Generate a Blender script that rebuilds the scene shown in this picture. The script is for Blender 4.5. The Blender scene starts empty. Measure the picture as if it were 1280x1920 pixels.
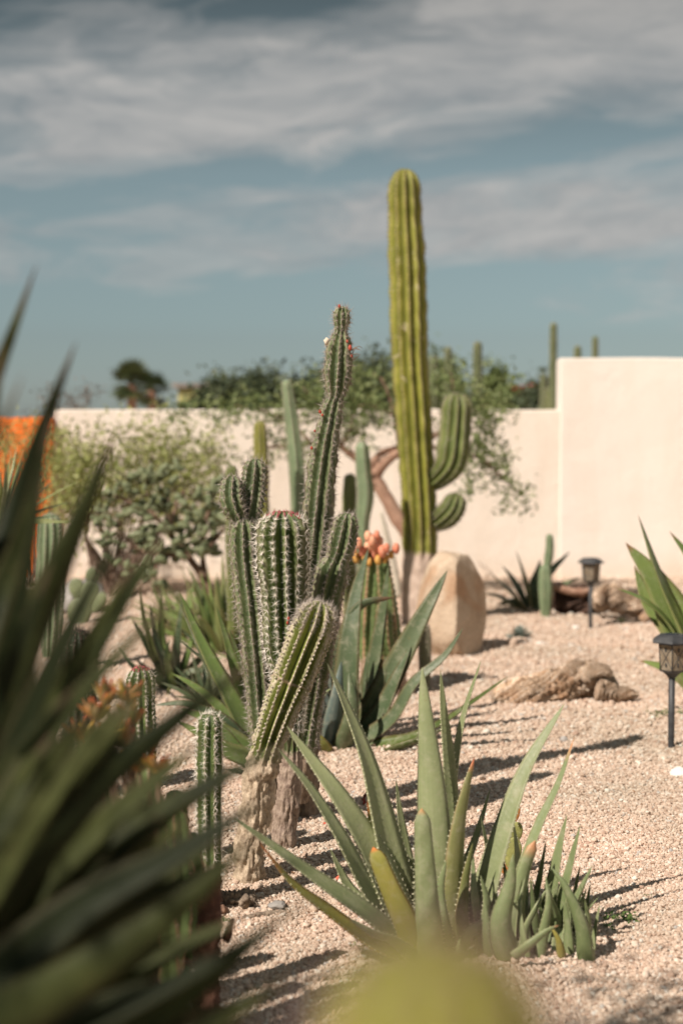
import bpy, math, random
import numpy as np
from mathutils import Vector, noise as mn

sc = bpy.context.scene
COL = sc.collection
R = math.radians

# ---------------------------------------------------------------- camera
FPX = 2667.0                      # focal length in pixels of the 1280 x 1920 photograph (50 mm, upright)
CAMH = 1.25
PITCH = math.atan(138.0 / FPX)    # horizon at row 822
cam = bpy.data.cameras.new('camera')
cam_ob = bpy.data.objects.new('camera', cam)
COL.objects.link(cam_ob)
cam_ob.location = (0, 0, CAMH)
cam_ob.rotation_euler = (math.pi / 2 - PITCH, 0, 0)
cam.sensor_fit = 'VERTICAL'
cam.sensor_height = 36.0
cam.sensor_width = 24.0
cam.lens = FPX / 1920 * 36.0
cam.clip_start = 0.02
cam.clip_end = 3000
cam.dof.use_dof = True
cam.dof.focus_distance = 4.2
cam.dof.aperture_fstop = 1.9
cam.dof.aperture_blades = 9
sc.camera = cam_ob

# ---------------------------------------------------------------- sun + sky + exposure
SUN_AZ = 44.0      # light travels towards +x,+y ; angle from +x
SUN_EL = 44.0
tx, ty = math.cos(R(SUN_AZ)), math.sin(R(SUN_AZ))
sun = bpy.data.lights.new('sun', 'SUN')
sun.energy = 4.6
sun.angle = R(0.53)
sun.color = (1.0, 0.885, 0.795)
sun_ob = bpy.data.objects.new('sun', sun)
COL.objects.link(sun_ob)
trav = Vector((tx * math.cos(R(SUN_EL)), ty * math.cos(R(SUN_EL)), -math.sin(R(SUN_EL))))
sun_ob.rotation_euler = trav.to_track_quat('-Z', 'Y').to_euler()
sun_ob.location = (-6, -6, 9)

world = bpy.data.worlds.new('World')
sc.world = world
world.use_nodes = True
vs = sc.view_settings
vs.view_transform = 'Standard'
vs.look = 'None'
vs.exposure = 0.45
vs.gamma = 1.0
vs.use_curve_mapping = False
sc.cycles.max_bounces = 6
sc.cycles.transparent_max_bounces = 8
sc.cycles.use_denoising = True


class NT:
    """small helper round a node tree"""
    def __init__(self, tree):
        self.t = tree
        tree.nodes.clear()

    def n(self, typ, ins=None, **props):
        nd = self.t.nodes.new(typ)
        for k, v in props.items():
            setattr(nd, k, v)
        for k, v in (ins or {}).items():
            s = nd.inputs[k]
            if isinstance(v, bpy.types.NodeSocket):
                self.t.links.new(v, s)
            else:
                s.default_value = v
        return nd

    def math(self, op, a, b=None, c=None, clamp=False):
        nd = self.t.nodes.new('ShaderNodeMath')
        nd.operation = op
        nd.use_clamp = clamp
        for i, v in enumerate((a, b, c)):
            if v is None:
                continue
            if isinstance(v, bpy.types.NodeSocket):
                self.t.links.new(v, nd.inputs[i])
            else:
                nd.inputs[i].default_value = v
        return nd.outputs[0]

    def mix(self, fac, a, b, blend='MIX'):
        nd = self.t.nodes.new('ShaderNodeMix')
        nd.data_type = 'RGBA'
        nd.blend_type = blend
        for idx, v in ((0, fac), (6, a), (7, b)):
            if isinstance(v, bpy.types.NodeSocket):
                self.t.links.new(v, nd.inputs[idx])
            elif idx == 0:
                nd.inputs[0].default_value = v
            else:
                nd.inputs[idx].default_value = tuple(v) + ((1,) if len(v) == 3 else ())
        return nd.outputs[2]

    def ramp(self, fac, stops, interp='LINEAR'):
        nd = self.t.nodes.new('ShaderNodeValToRGB')
        cr = nd.color_ramp
        cr.interpolation = interp
        while len(cr.elements) < len(stops):
            cr.elements.new(0.5)
        for e, (p, c) in zip(cr.elements, stops):
            e.position = p
            e.color = (c, c, c, 1) if isinstance(c, (int, float)) else tuple(c) + (1,)
        self.t.links.new(fac, nd.inputs[0])
        return nd.outputs[0]

    def link(self, a, b):
        self.t.links.new(a, b)


# sky: Nishita sky, its hue pulled to the photograph's teal, with banks of thin cloud
w = NT(world.node_tree)
sky = w.n('ShaderNodeTexSky', sky_type='NISHITA', sun_disc=False, sun_elevation=R(SUN_EL),
          sun_rotation=math.atan2(-tx, -ty) % (2 * math.pi), altitude=0.0, air_density=1.0, dust_density=0.6, ozone_density=1.6)
tc = w.n('ShaderNodeTexCoord')
sep = w.n('ShaderNodeSeparateXYZ', {0: tc.outputs['Generated']})
X, Y, Z = sep.outputs
az = w.math('ARCTAN2', X, Y)
el = w.math('ARCSINE', Z)
SKY_SAT, SKY_GAIN = 0.42, 0.66
hs = w.n('ShaderNodeHueSaturation', {'Hue': 0.468, 'Saturation': SKY_SAT, 'Value': SKY_GAIN, 'Color': sky.outputs[0]})
skyc = w.mix(1.0, hs.outputs[0], (0.88, 1.01, 1.02), 'MULTIPLY')
# deeper with height, as the photograph's sky
hgt = w.ramp(el, [(0.0, 0.86), (0.08, 0.92), (0.18, 0.90), (0.25, 0.64), (0.31, 0.42), (0.42, 0.48), (1.0, 0.50)])
skyc = w.mix(1.0, skyc, hgt, 'MULTIPLY')
cvec = w.n('ShaderNodeCombineXYZ', {0: w.math('MULTIPLY', az, 4.0), 1: w.math('MULTIPLY', w.math('SUBTRACT', el, w.math('MULTIPLY', az, 0.045)), 15.0), 2: 3.3})
warp = w.n('ShaderNodeTexNoise', {'Vector': cvec.outputs[0], 'Scale': 1.1, 'Detail': 3.0, 'Roughness': 0.5})
cv2 = w.n('ShaderNodeVectorMath', {0: cvec.outputs[0], 1: warp.outputs['Color']}, operation='ADD')
n1 = w.n('ShaderNodeTexNoise', {'Vector': cv2.outputs[0], 'Scale': 1.25, 'Detail': 9.0, 'Roughness': 0.58, 'Lacunarity': 2.1})
n2 = w.n('ShaderNodeTexNoise', {'Vector': cv2.outputs[0], 'Scale': 3.2, 'Detail': 6.0, 'Roughness': 0.6})
elw = w.math('ADD', w.math('SUBTRACT', el, w.math('MULTIPLY', az, 0.09)), w.math('MULTIPLY', w.math('SUBTRACT', warp.outputs['Fac'], 0.5), 0.05))
band = w.ramp(elw, [(0.0, 0.05), (0.055, 0.10), (0.085, 0.20), (0.105, 0.12), (0.122, 0.70), (0.160, 0.72), (0.182, 0.22), (0.205, 0.66),
                    (0.235, 1.0), (0.268, 0.84), (0.30, 0.46), (0.335, 0.25), (0.42, 0.50), (0.6, 0.42), (1.0, 0.4)])
dens = w.math('ADD', w.math('MULTIPLY', w.math('SUBTRACT', n1.outputs['Fac'], 0.5), 2.6), w.math('MULTIPLY', w.math('SUBTRACT', n2.outputs['Fac'], 0.5), 0.7))
dens = w.math('ADD', dens, w.math('SUBTRACT', w.math('MULTIPLY', band, 1.5), 0.44))
dens = w.math('ADD', dens, w.math('MULTIPLY', az, 0.8, clamp=False))
mask = w.ramp(dens, [(0.05, 0.0), (0.48, 0.48), (0.95, 0.96)], 'EASE')
cshade = w.ramp(n2.outputs['Fac'], [(0.32, (3.3, 3.5, 3.6)), (0.66, (5.2, 5.1, 4.95))])
ctone = w.ramp(el, [(0.0, 1.0), (0.18, 0.97), (0.24, 0.94), (0.33, 0.70), (1.0, 0.7)])
cshade = w.mix(1.0, cshade, ctone, 'MULTIPLY')
fin = w.mix(mask, skyc, cshade)
bg = w.n('ShaderNodeBackground', {'Color': fin, 'Strength': 0.07})
out = w.n('ShaderNodeOutputWorld', {0: bg.outputs[0]})

# ---------------------------------------------------------------- geometry helpers
CT, ST = math.cos(PITCH), math.sin(PITCH)


def P(px, py, d):
    """point seen at photograph pixel px,py, at d metres of ground distance from the tripod"""
    xc = (px - 640.0) / FPX
    yc = (960.0 - py) / FPX
    vx, vy, vz = xc, CT + yc * ST, -ST + yc * CT
    t = d / vy
    return np.array([vx * t, d, CAMH + vz * t])


def GD(py):
    return CAMH * FPX / (py - 822.0)


def G(px, py):
    p = P(px, py, GD(py))
    p[2] = 0.0
    return p


def nv(v):
    v = np.asarray(v, float)
    return v / (np.linalg.norm(v) + 1e-12)


def link(o, parent=None, label=None, cat=None, group=None, kind=None):
    COL.objects.link(o)
    if parent is not None:
        o.parent = parent
    tag(o, label, cat, group, kind)
    return o


def tag(o, label=None, cat=None, group=None, kind=None):
    if label:
        o['label'] = label
    if cat:
        o['category'] = cat
    if group:
        o['group'] = group
    if kind:
        o['kind'] = kind
    return o


def thing(name, loc, label, cat, group=None):
    o = bpy.data.objects.new(name, None)
    o.location = tuple(float(c) for c in loc)
    o.empty_display_size = 0.05
    return link(o, None, label, cat, group)


def mesh_ob(name, verts, faces, mat, parent=None, smooth=True, attrs=None, fmat=None, kind=None, label=None, cat=None, group=None):
    """verts in WORLD space; if parent is an Empty they are moved into its frame"""
    v = np.asarray(verts, np.float32).reshape(-1, 3)
    if parent is not None:
        p = parent
        off = np.zeros(3)
        while p is not None:
            off = off + np.array(p.location)
            p = p.parent
        v = v - off
    me = bpy.data.meshes.new(name)
    me.from_pydata(v.tolist(), [], faces)
    mats = mat if isinstance(mat, (list, tuple)) else [mat]
    for m in mats:
        me.materials.append(m)
    if smooth:
        me.shade_smooth()
    if fmat is not None:
        me.polygons.foreach_set('material_index', np.asarray(fmat, np.int32))
    for k, a in (attrs or {}).items():
        at = me.attributes.new(k, 'FLOAT', 'POINT')
        at.data.foreach_set('value', np.asarray(a, np.float32))
    me.update()
    o = bpy.data.objects.new(name, me)
    return link(o, parent, label, cat, group, kind)


def catmull(pts, n):
    """smooth curve through the control rows (any width), n samples evenly spread by arc length of the first 3 columns"""
    p = np.asarray(pts, float)
    if len(p) == 2:
        t = np.linspace(0, 1, n)[:, None]
        return p[0] * (1 - t) + p[1] * t
    q = np.vstack([2 * p[0] - p[1], p, 2 * p[-1] - p[-2]])
    out = []
    for i in range(1, len(q) - 2):
        t = np.linspace(0, 1, 24, endpoint=False)[:, None]
        a, b, c, d = q[i - 1], q[i], q[i + 1], q[i + 2]
        out.append(0.5 * ((2 * b) + (-a + c) * t + (2 * a - 5 * b + 4 * c - d) * t ** 2 + (-a + 3 * b - 3 * c + d) * t ** 3))
    out.append(p[-1:])
    o = np.vstack(out)
    s = np.r_[0, np.cumsum(np.linalg.norm(np.diff(o[:, :3], axis=0), axis=1))]
    ss = np.linspace(0, s[-1], n)
    return np.stack([np.interp(ss, s, o[:, k]) for k in range(o.shape[1])], 1)


def resample(o, ss):
    s = np.r_[0, np.cumsum(np.linalg.norm(np.diff(o[:, :3], axis=0), axis=1))]
    s = s / s[-1]
    return np.stack([np.interp(ss, s, o[:, k]) for k in range(o.shape[1])], 1)


def frames(c, ref=(0.0, -1.0, 0.0)):
    T = np.gradient(c, axis=0)
    T /= np.linalg.norm(T, axis=1)[:, None] + 1e-12
    U = np.zeros_like(c)
    u = np.array(ref, float)
    for i in range(len(c)):
        u = u - T[i] * u.dot(T[i])
        u = nv(u)
        U[i] = u
    V = np.cross(T, U)
    return T, U, V


def grid_faces(rows, cols, close=True, base=0):
    f = []
    for i in range(rows - 1):
        for j in range(cols if close else cols - 1):
            a = base + i * cols + j
            b = base + i * cols + (j + 1) % cols
            f.append((a, b, b + cols, a + cols))
    return f


def fbm(x, y, z, s=1.0, o=3):
    return mn.fractal(Vector((x * s, y * s, z * s)), 1.0, 2.0, o)


def tube(pts, radii, n=10, rows=None, rough=0.0, rs=20.0, cap=True, flat=1.0):
    rows = rows or max(4, len(pts) * 4)
    cr = catmull(np.hstack([np.asarray(pts, float), np.asarray(radii, float)[:, None]]), rows)
    c, r = cr[:, :3], cr[:, 3]
    T, U, V = frames(c, (0.3, -1, 0.2))
    vs_ = []
    for i in range(rows):
        for j in range(n):
            a = 2 * math.pi * j / n
            d = math.cos(a) * U[i] + math.sin(a) * V[i] * flat
            p = c[i] + d * r[i]
            if rough:
                p = p + d * r[i] * rough * fbm(p[0], p[1], p[2], rs)
            vs_.append(p)
    f = grid_faces(rows, n)
    if cap:
        k = len(vs_)
        vs_.append(c[-1] + T[-1] * r[-1] * 0.3)
        b0 = (rows - 1) * n
        f += [(b0 + j, b0 + (j + 1) % n, k) for j in range(n)]
        vs_.append(c[0] - T[0] * r[0] * 0.2)
        f += [((j + 1) % n, j, k + 1) for j in range(n)]
    return np.array(vs_), f


class Acc:
    """collects pieces into one mesh"""
    def __init__(self):
        self.v, self.f, self.m, self.k = [], [], [], 0
        self.a = {}

    def add(self, v, f, m=0, **attrs):
        v = np.asarray(v, float).reshape(-1, 3)
        self.v.append(v)
        self.f += [tuple(i + self.k for i in q) for q in f]
        self.m += [m] * len(f)
        for k, x in attrs.items():
            self.a.setdefault(k, []).append(np.full(len(v), x) if np.isscalar(x) else np.asarray(x))
        self.k += len(v)

    def build(self, name, mat, parent=None, **kw):
        at = {k: np.concatenate(x) for k, x in self.a.items()}
        return mesh_ob(name, np.vstack(self.v), self.f, mat, parent, attrs=at, fmat=self.m, **kw)


# ---------------------------------------------------------------- materials
def mat(name):
    m = bpy.data.materials.new(name)
    m.use_nodes = True
    return m, NT(m.node_tree)


def finish(t, col, rough=0.6, bump=None, bstr=0.3, bdist=0.002, spec=0.4, trans=None, coat=0.0, sub=0.0):
    ins = {'Base Color': col, 'Roughness': rough, 'Specular IOR Level': spec, 'Coat Weight': coat}
    if not isinstance(col, bpy.types.NodeSocket):
        ins['Base Color'] = tuple(col) + (1,)
    b = t.n('ShaderNodeBsdfPrincipled', ins)
    if bump is not None:
        bp = t.n('ShaderNodeBump', {'Height': bump, 'Strength': bstr, 'Distance': bdist})
        t.link(bp.outputs[0], b.inputs['Normal'])
    sh = b.outputs[0]
    if trans is not None:
        tr = t.n('ShaderNodeBsdfTranslucent', {'Color': trans if isinstance(trans, bpy.types.NodeSocket) else tuple(trans) + (1,)})
        mx = t.n('ShaderNodeMixShader', {0: 0.28, 1: sh, 2: tr.outputs[0]})
        sh = mx.outputs[0]
    t.n('ShaderNodeOutputMaterial', {0: sh})


def m_skin(name, ca, cb, ridge, ridge_amt=0.8, wood=(0.30, 0.23, 0.17), woodb=(0.16, 0.11, 0.08), scar=(0.55, 0.48, 0.38), scar_amt=0.5,
           scale=18.0, rough=0.55, valley_shade=None, scar_lo=0.66):
    """cactus skin: green varying with the plant, corky ribs (attribute rib), bark where attribute wood is 1, pale scars"""
    m, t = mat(name)
    tc = t.n('ShaderNodeTexCoord')
    ob = tc.outputs['Object']
    n = t.n('ShaderNodeTexNoise', {'Vector': ob, 'Scale': scale, 'Detail': 5.0, 'Roughness': 0.6})
    nl = t.n('ShaderNodeTexNoise', {'Vector': ob, 'Scale': scale * 0.25, 'Detail': 3.0})
    f = t.ramp(n.outputs['Fac'], [(0.32, 0.0), (0.68, 1.0)])
    col = t.mix(f, ca, cb)
    dk = t.ramp(nl.outputs['Fac'], [(0.3, 0.72), (0.7, 1.2)])
    col = t.mix(1.0, col, dk, 'MULTIPLY')
    rib = t.n('ShaderNodeAttribute', attribute_name='rib').outputs['Fac']
    if valley_shade is not None:
        col = t.mix(t.ramp(rib, [(0.0, 0.75), (0.45, 0.0)]), col, valley_shade)  # darker green painted into the rib valleys to deepen their shade
    rn = t.math('ADD', rib, t.math('MULTIPLY', t.math('SUBTRACT', n.outputs['Fac'], 0.5), 0.35))
    rr = t.ramp(rn, [(0.86, 0.0), (0.99, ridge_amt)])
    col = t.mix(rr, col, ridge)
    # cork scars
    sv = t.n('ShaderNodeTexNoise', {'Vector': ob, 'Scale': scale * 0.9, 'Detail': 4.0, 'Roughness': 0.7, 'Distortion': 0.6})
    sm = t.ramp(sv.outputs['Fac'], [(scar_lo, 0.0), (scar_lo + 0.06, scar_amt)])
    col = t.mix(sm, col, scar)
    # bark
    wa = t.n('ShaderNodeAttribute', attribute_name='wood').outputs['Fac']
    wf = t.ramp(t.math('ADD', wa, t.math('MULTIPLY', t.math('SUBTRACT', n.outputs['Fac'], 0.5), 0.9)), [(0.42, 0.0), (0.60, 1.0)])
    wn = t.n('ShaderNodeTexNoise', {'Vector': ob, 'Scale': scale * 2.2, 'Detail': 8.0, 'Roughness': 0.72})
    wc = t.mix(t.ramp(wn.outputs['Fac'], [(0.34, 0.0), (0.64, 1.0)]), woodb, wood)
    col = t.mix(wf, col, wc)
    fine = t.n('ShaderNodeTexNoise', {'Vector': ob, 'Scale': scale * 6, 'Detail': 4.0, 'Roughness': 0.7})
    h = t.math('ADD', fine.outputs['Fac'], t.math('MULTIPLY', t.math('MULTIPLY', wn.outputs['Fac'], wf), 3.5))
    finish(t, col, rough, h, 0.5, 0.004, 0.35)
    return m


def m_leaf(name, ca, cb, tip=(0.45, 0.16, 0.05), edge=(0.30, 0.30, 0.12), rough=0.42, trans=None, scale=14.0, spec=0.35, dusty=True):
    """succulent leaf: attribute tip = dead end, attribute edge = margin"""
    m, t = mat(name)
    tc = t.n('ShaderNodeTexCoord')
    ob = tc.outputs['Object']
    n = t.n('ShaderNodeTexNoise', {'Vector': ob, 'Scale': scale, 'Detail': 4.0, 'Roughness': 0.55})
    oi = t.n('ShaderNodeObjectInfo')
    f = t.math('ADD', t.math('MULTIPLY', n.outputs['Fac'], 0.8), t.math('MULTIPLY', t.math('SUBTRACT', oi.outputs['Random'], 0.5), 0.55))
    col = t.mix(t.ramp(f, [(0.2, 0.0), (0.65, 1.0)]), ca, cb)
    al = t.n('ShaderNodeAttribute', attribute_name='along').outputs['Fac']
    ac = t.n('ShaderNodeAttribute', attribute_name='across').outputs['Fac']
    sv = t.n('ShaderNodeCombineXYZ', {0: t.math('MULTIPLY', ac, 9.0), 1: t.math('MULTIPLY', al, 1.3), 2: t.math('MULTIPLY', oi.outputs['Random'], 30.0)})
    st = t.n('ShaderNodeTexNoise', {'Vector': sv.outputs[0], 'Scale': 2.2, 'Detail': 3.0})
    col = t.mix(1.0, col, t.ramp(st.outputs['Fac'], [(0.3, 0.92), (0.7, 1.06)]), 'MULTIPLY')
    ed = t.n('ShaderNodeAttribute', attribute_name='edge').outputs['Fac']
    col = t.mix(t.math('MULTIPLY', ed, 0.75), col, edge)
    # freckles and small scars
    fr = t.n('ShaderNodeTexVoronoi', {'Vector': ob, 'Scale': scale * 6.0})
    fm = t.math('MULTIPLY', t.ramp(fr.outputs['Distance'], [(0.06, 1.0), (0.16, 0.0)]), t.ramp(n.outputs['Fac'], [(0.48, 0.0), (0.62, 0.7)]))
    col = t.mix(fm, col, (0.20, 0.13, 0.06))
    du = t.n('ShaderNodeTexNoise', {'Vector': ob, 'Scale': scale * 1.9, 'Detail': 7.0, 'Roughness': 0.7, 'Distortion': 0.5})
    col = t.mix(t.ramp(du.outputs['Fac'], [(0.50, 0.0), (0.72, 0.42)]), col, (0.40, 0.37, 0.27) if dusty else ca)
    col = t.mix(t.ramp(du.outputs['Fac'], [(0.27, 0.6), (0.33, 0.0)]), col, (0.17, 0.12, 0.05))
    tp = t.n('ShaderNodeAttribute', attribute_name='tip').outputs['Fac']
    tf = t.ramp(t.math('ADD', tp, t.math('MULTIPLY', t.math('SUBTRACT', n.outputs['Fac'], 0.5), 0.5)), [(0.35, 0.0), (0.8, 1.0)])
    col = t.mix(tf, col, tip)
    fine = t.n('ShaderNodeTexNoise', {'Vector': ob, 'Scale': scale * 7, 'Detail': 4.0})
    h = t.math('ADD', fine.outputs['Fac'], t.math('MULTIPLY', st.outputs['Fac'], 0.5))
    finish(t, col, rough, h, 0.35, 0.003, spec, trans)
    return m


def m_plain(name, ca, cb=None, rough=0.7, scale=20.0, bstr=0.3, bdist=0.003, trans=None, spec=0.3, detail=6.0, lo=0.35, hi=0.65, distort=0.0, rnd=0.0):
    m, t = mat(name)
    tc = t.n('ShaderNodeTexCoord')
    n = t.n('ShaderNodeTexNoise', {'Vector': tc.outputs['Object'], 'Scale': scale, 'Detail': detail, 'Roughness': 0.62, 'Distortion': distort})
    fac = n.outputs['Fac']
    if rnd:
        oi = t.n('ShaderNodeObjectInfo')
        fac = t.math('ADD', fac, t.math('MULTIPLY', t.math('SUBTRACT', oi.outputs['Random'], 0.5), rnd))
    col = t.mix(t.ramp(fac, [(lo, 0.0), (hi, 1.0)]), ca, cb or ca)
    finish(t, col, rough, n.outputs['Fac'], bstr, bdist, spec, trans)
    return m


def m_crown(name, ca, cb, cc, trans=0.3, scale=3.0):
    """small leaves of a crown: each leaf its own shade through the attribute shade"""
    m, t = mat(name)
    s = t.n('ShaderNodeAttribute', attribute_name='shade').outputs['Fac']
    col = t.ramp(s, [(0.0, ca), (0.5, cb), (1.0, cc)])
    finish(t, col, 0.55, None, trans=col, spec=0.35)
    return m
# ---------------------------------------------------------------- plant generators
def stem_data(pts, nr, depth=0.16, rows=70, seg=6, knob=0.0, pitch=0.03, capk=1.1, wood=None, pinch=(), seed=0, sharp=0.8, twist=0.0, lump=0.04, crown=0.10, wobble=0.02, vee=False):
    """ribbed stem. pts rows: x,y,z,radius from foot to tip. returns a dict with grid, ribs and frames"""
    base = catmull(pts, 400)
    seglen = np.linalg.norm(np.diff(base[:, :3], axis=0), axis=1)
    L = seglen.sum()
    rt = base[-1, 3]
    cl = min(capk * rt, L * 0.6)
    k = max(6, rows // 6)
    s1 = np.linspace(0, 1 - cl / L, rows - k, endpoint=False)
    s2 = 1 - cl / L * (1 - np.sin(np.linspace(0, math.pi / 2, k)))
    ss = np.r_[s1, s2]
    g = resample(base, ss)
    c, r = g[:, :3], g[:, 3].copy()
    u = np.clip((ss * L - (L - cl)) / cl, 0, 1)
    prof = np.sqrt(np.maximum(1 - u ** 2.2, 0.0)) * (1 - 0.0) + 0.0
    r = r * np.maximum(prof, 0.02)
    for (ps, amt, wd) in pinch:
        r *= 1 - amt * np.exp(-((ss - ps) / wd) ** 2)
    rng = np.random.RandomState(seed + 11)
    ph = rng.rand(4) * 6.28
    r *= 1 + lump * (0.6 * np.sin(ss * L * 21 + ph[0]) + 0.4 * np.sin(ss * L * 47 + ph[1])) * (1 - u)
    T, U, V = frames(c)
    n = nr * seg
    th = np.arange(n) * 2 * math.pi / n
    ph0 = rng.rand() * 6.28
    ribph = rng.rand(nr) * 6.28
    grid = np.zeros((len(ss), n, 3))
    rib = np.zeros((len(ss), n))
    cr0 = (0.5 + 0.5 * np.cos(nr * th)) ** sharp if not vee else (1 - np.abs(np.sin(nr * th / 2))) ** 1.15
    ribattr = (0.5 + 0.5 * np.cos(nr * th)) ** 0.8
    ribid = (np.round(th / (2 * math.pi / nr)).astype(int)) % nr
    for i, s in enumerate(ss):
        kn = 1 + knob * np.cos(2 * math.pi * (s * L) / pitch + ribph[ribid]) * cr0
        wv = wobble * np.sin(s * L * 30 + ribph[ribid] * 2)
        dep = depth * (1 - 0.55 * u[i] ** 4) * (1 - (0.93 * wood(s) if wood is not None else 0))
        rad = r[i] * (1 - dep * (1 - cr0)) * kn * (1 + wv * cr0)
        if u[i] > 0.93:
            rad = rad
        a = th + ph0 + twist * s * L
        d = np.cos(a)[:, None] * U[i] + np.sin(a)[:, None] * V[i]
        grid[i] = c[i] + d * rad[:, None]
        rib[i] = ribattr
    w = np.zeros((len(ss), n))
    if wood is not None:
        w[:] = np.array([wood(s) for s in ss])[:, None]
    return dict(grid=grid, rib=rib, wood=w, c=c, T=T, U=U, V=V, r=r, ss=ss, L=L, nr=nr, seg=seg, th=th, ph0=ph0, twist=twist, u=u, n=n)


def stem_part(name, sd, m, parent, rough=0.0, **kw):
    rows, n = len(sd['ss']), sd['n']
    v = sd['grid'].reshape(-1, 3).copy()
    if rough:
        cen = np.repeat(sd['c'], n, axis=0)
        dv = v - cen
        ww = sd['wood'].reshape(-1)
        for i in range(len(v)):
            if ww[i] > 0.05:
                p = v[i]
                q = 0.7 * fbm(p[0], p[1], p[2] * .6, 26.0, 3) + 0.8 * fbm(p[0], p[1], p[2] * 0.35, 95.0, 4)
                v[i] = cen[i] + dv[i] * (1 + rough * q * min(1.0, ww[i] * 1.3))
    f = grid_faces(rows, n)
    k = len(v)
    v = np.vstack([v, sd['c'][-1]])
    b0 = (rows - 1) * n
    f += [(b0 + j, b0 + (j + 1) % n, k) for j in range(n)]
    return mesh_ob(name, v, f, m, parent, attrs={'rib': np.r_[sd['rib'].reshape(-1), 0.5], 'wood': np.r_[sd['wood'].reshape(-1), 0]}, **kw)


def spike(acc_v, acc_f, p, d, ln, wd):
    d = nv(d)
    a = nv(np.cross(d, (0.31, 0.52, 0.79)))
    b = np.cross(d, a)
    k = len(acc_v)
    acc_v.append(p + a * wd)
    acc_v.append(p + (-0.5 * a + 0.87 * b) * wd)
    acc_v.append(p + (-0.5 * a - 0.87 * b) * wd)
    acc_v.append(p + d * ln)
    acc_f += [(k, k + 1, k + 3), (k + 1, k + 2, k + 3), (k + 2, k, k + 3)]


def spine_part(sd, mats, parent, pitch=0.03, n_rad=8, l_rad=0.016, n_cen=1, l_cen=0.024, wd=0.0007, s0=0.0, s1=1.0, areole=0.0035, seed=0, name='spine', top_dense=False, only_front=False, skipwood=True):
    """spine clusters on the crests; felted areole cushions under them"""
    rng = np.random.RandomState(seed + 5)
    V_, F_, M_ = [], [], []
    L, nr, seg = sd['L'], sd['nr'], sd['seg']
    ss = sd['ss']
    base = V_
    for k in range(nr):
        j = k * seg
        s = s0 + rng.rand() * pitch / L
        while s < min(s1, 0.999):
            i = int(np.clip(np.searchsorted(ss, s), 1, len(ss) - 1))
            t = (s - ss[i - 1]) / max(ss[i] - ss[i - 1], 1e-9)
            t = min(max(t, 0), 1)
            p = sd['grid'][i - 1, j] * (1 - t) + sd['grid'][i, j] * t
            wv = sd['wood'][i, j]
            cen = sd['c'][i - 1] * (1 - t) + sd['c'][i] * t
            tan = nv(sd['grid'][i, j] - sd['grid'][i - 1, j])
            rad = p - cen
            tang = nv(np.cross(sd['T'][i], rad))
            out = nv(np.cross(tan, tang))
            if out.dot(rad) < 0:
                out = -out
            if np.linalg.norm(rad) < 0.15 * sd['r'].max():
                out = sd['T'][i]
            step = pitch * (0.8 + 0.4 * rng.rand())
            if sd['u'][i] > 0.3:
                step *= 0.62
            s += step / L
            if only_front and out[1] > 0.35:
                continue
            if skipwood and rng.rand() < wv * 0.9:
                continue
            if areole:
                a, b = tang * areole, tan * areole * 1.3
                q = len(V_)
                V_ += [p + a - out * 0.001, p + b - out * 0.001, p - a - out * 0.001, p - b - out * 0.001, p + out * areole * 0.7]
                F_ += [(q, q + 1, q + 4), (q + 1, q + 2, q + 4), (q + 2, q + 3, q + 4), (q + 3, q, q + 4)]
                M_ += [1] * 4
            nf = len(F_)
            off = rng.rand() * 6.28
            for r_ in range(n_rad):
                an = off + 2 * math.pi * r_ / n_rad + rng.uniform(-0.25, 0.25)
                d = (math.cos(an) * tang + math.sin(an) * tan) + out * rng.uniform(0.25, 0.6)
                spike(V_, F_, p, d, l_rad * rng.uniform(0.65, 1.2), wd)
            for r_ in range(n_cen):
                d = out + 0.35 * rng.randn() * tang + (0.3 * rng.randn() + (0.6 if sd['u'][i] > 0.6 else -0.15)) * tan
                spike(V_, F_, p, d, l_cen * rng.uniform(0.6, 1.2), wd * 1.3)
            M_ += [0] * (len(F_) - nf)
    if not V_:
        return None
    return mesh_ob(name, np.array(V_), F_, mats, parent, smooth=False, fmat=M_, kind='stuff')


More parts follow.
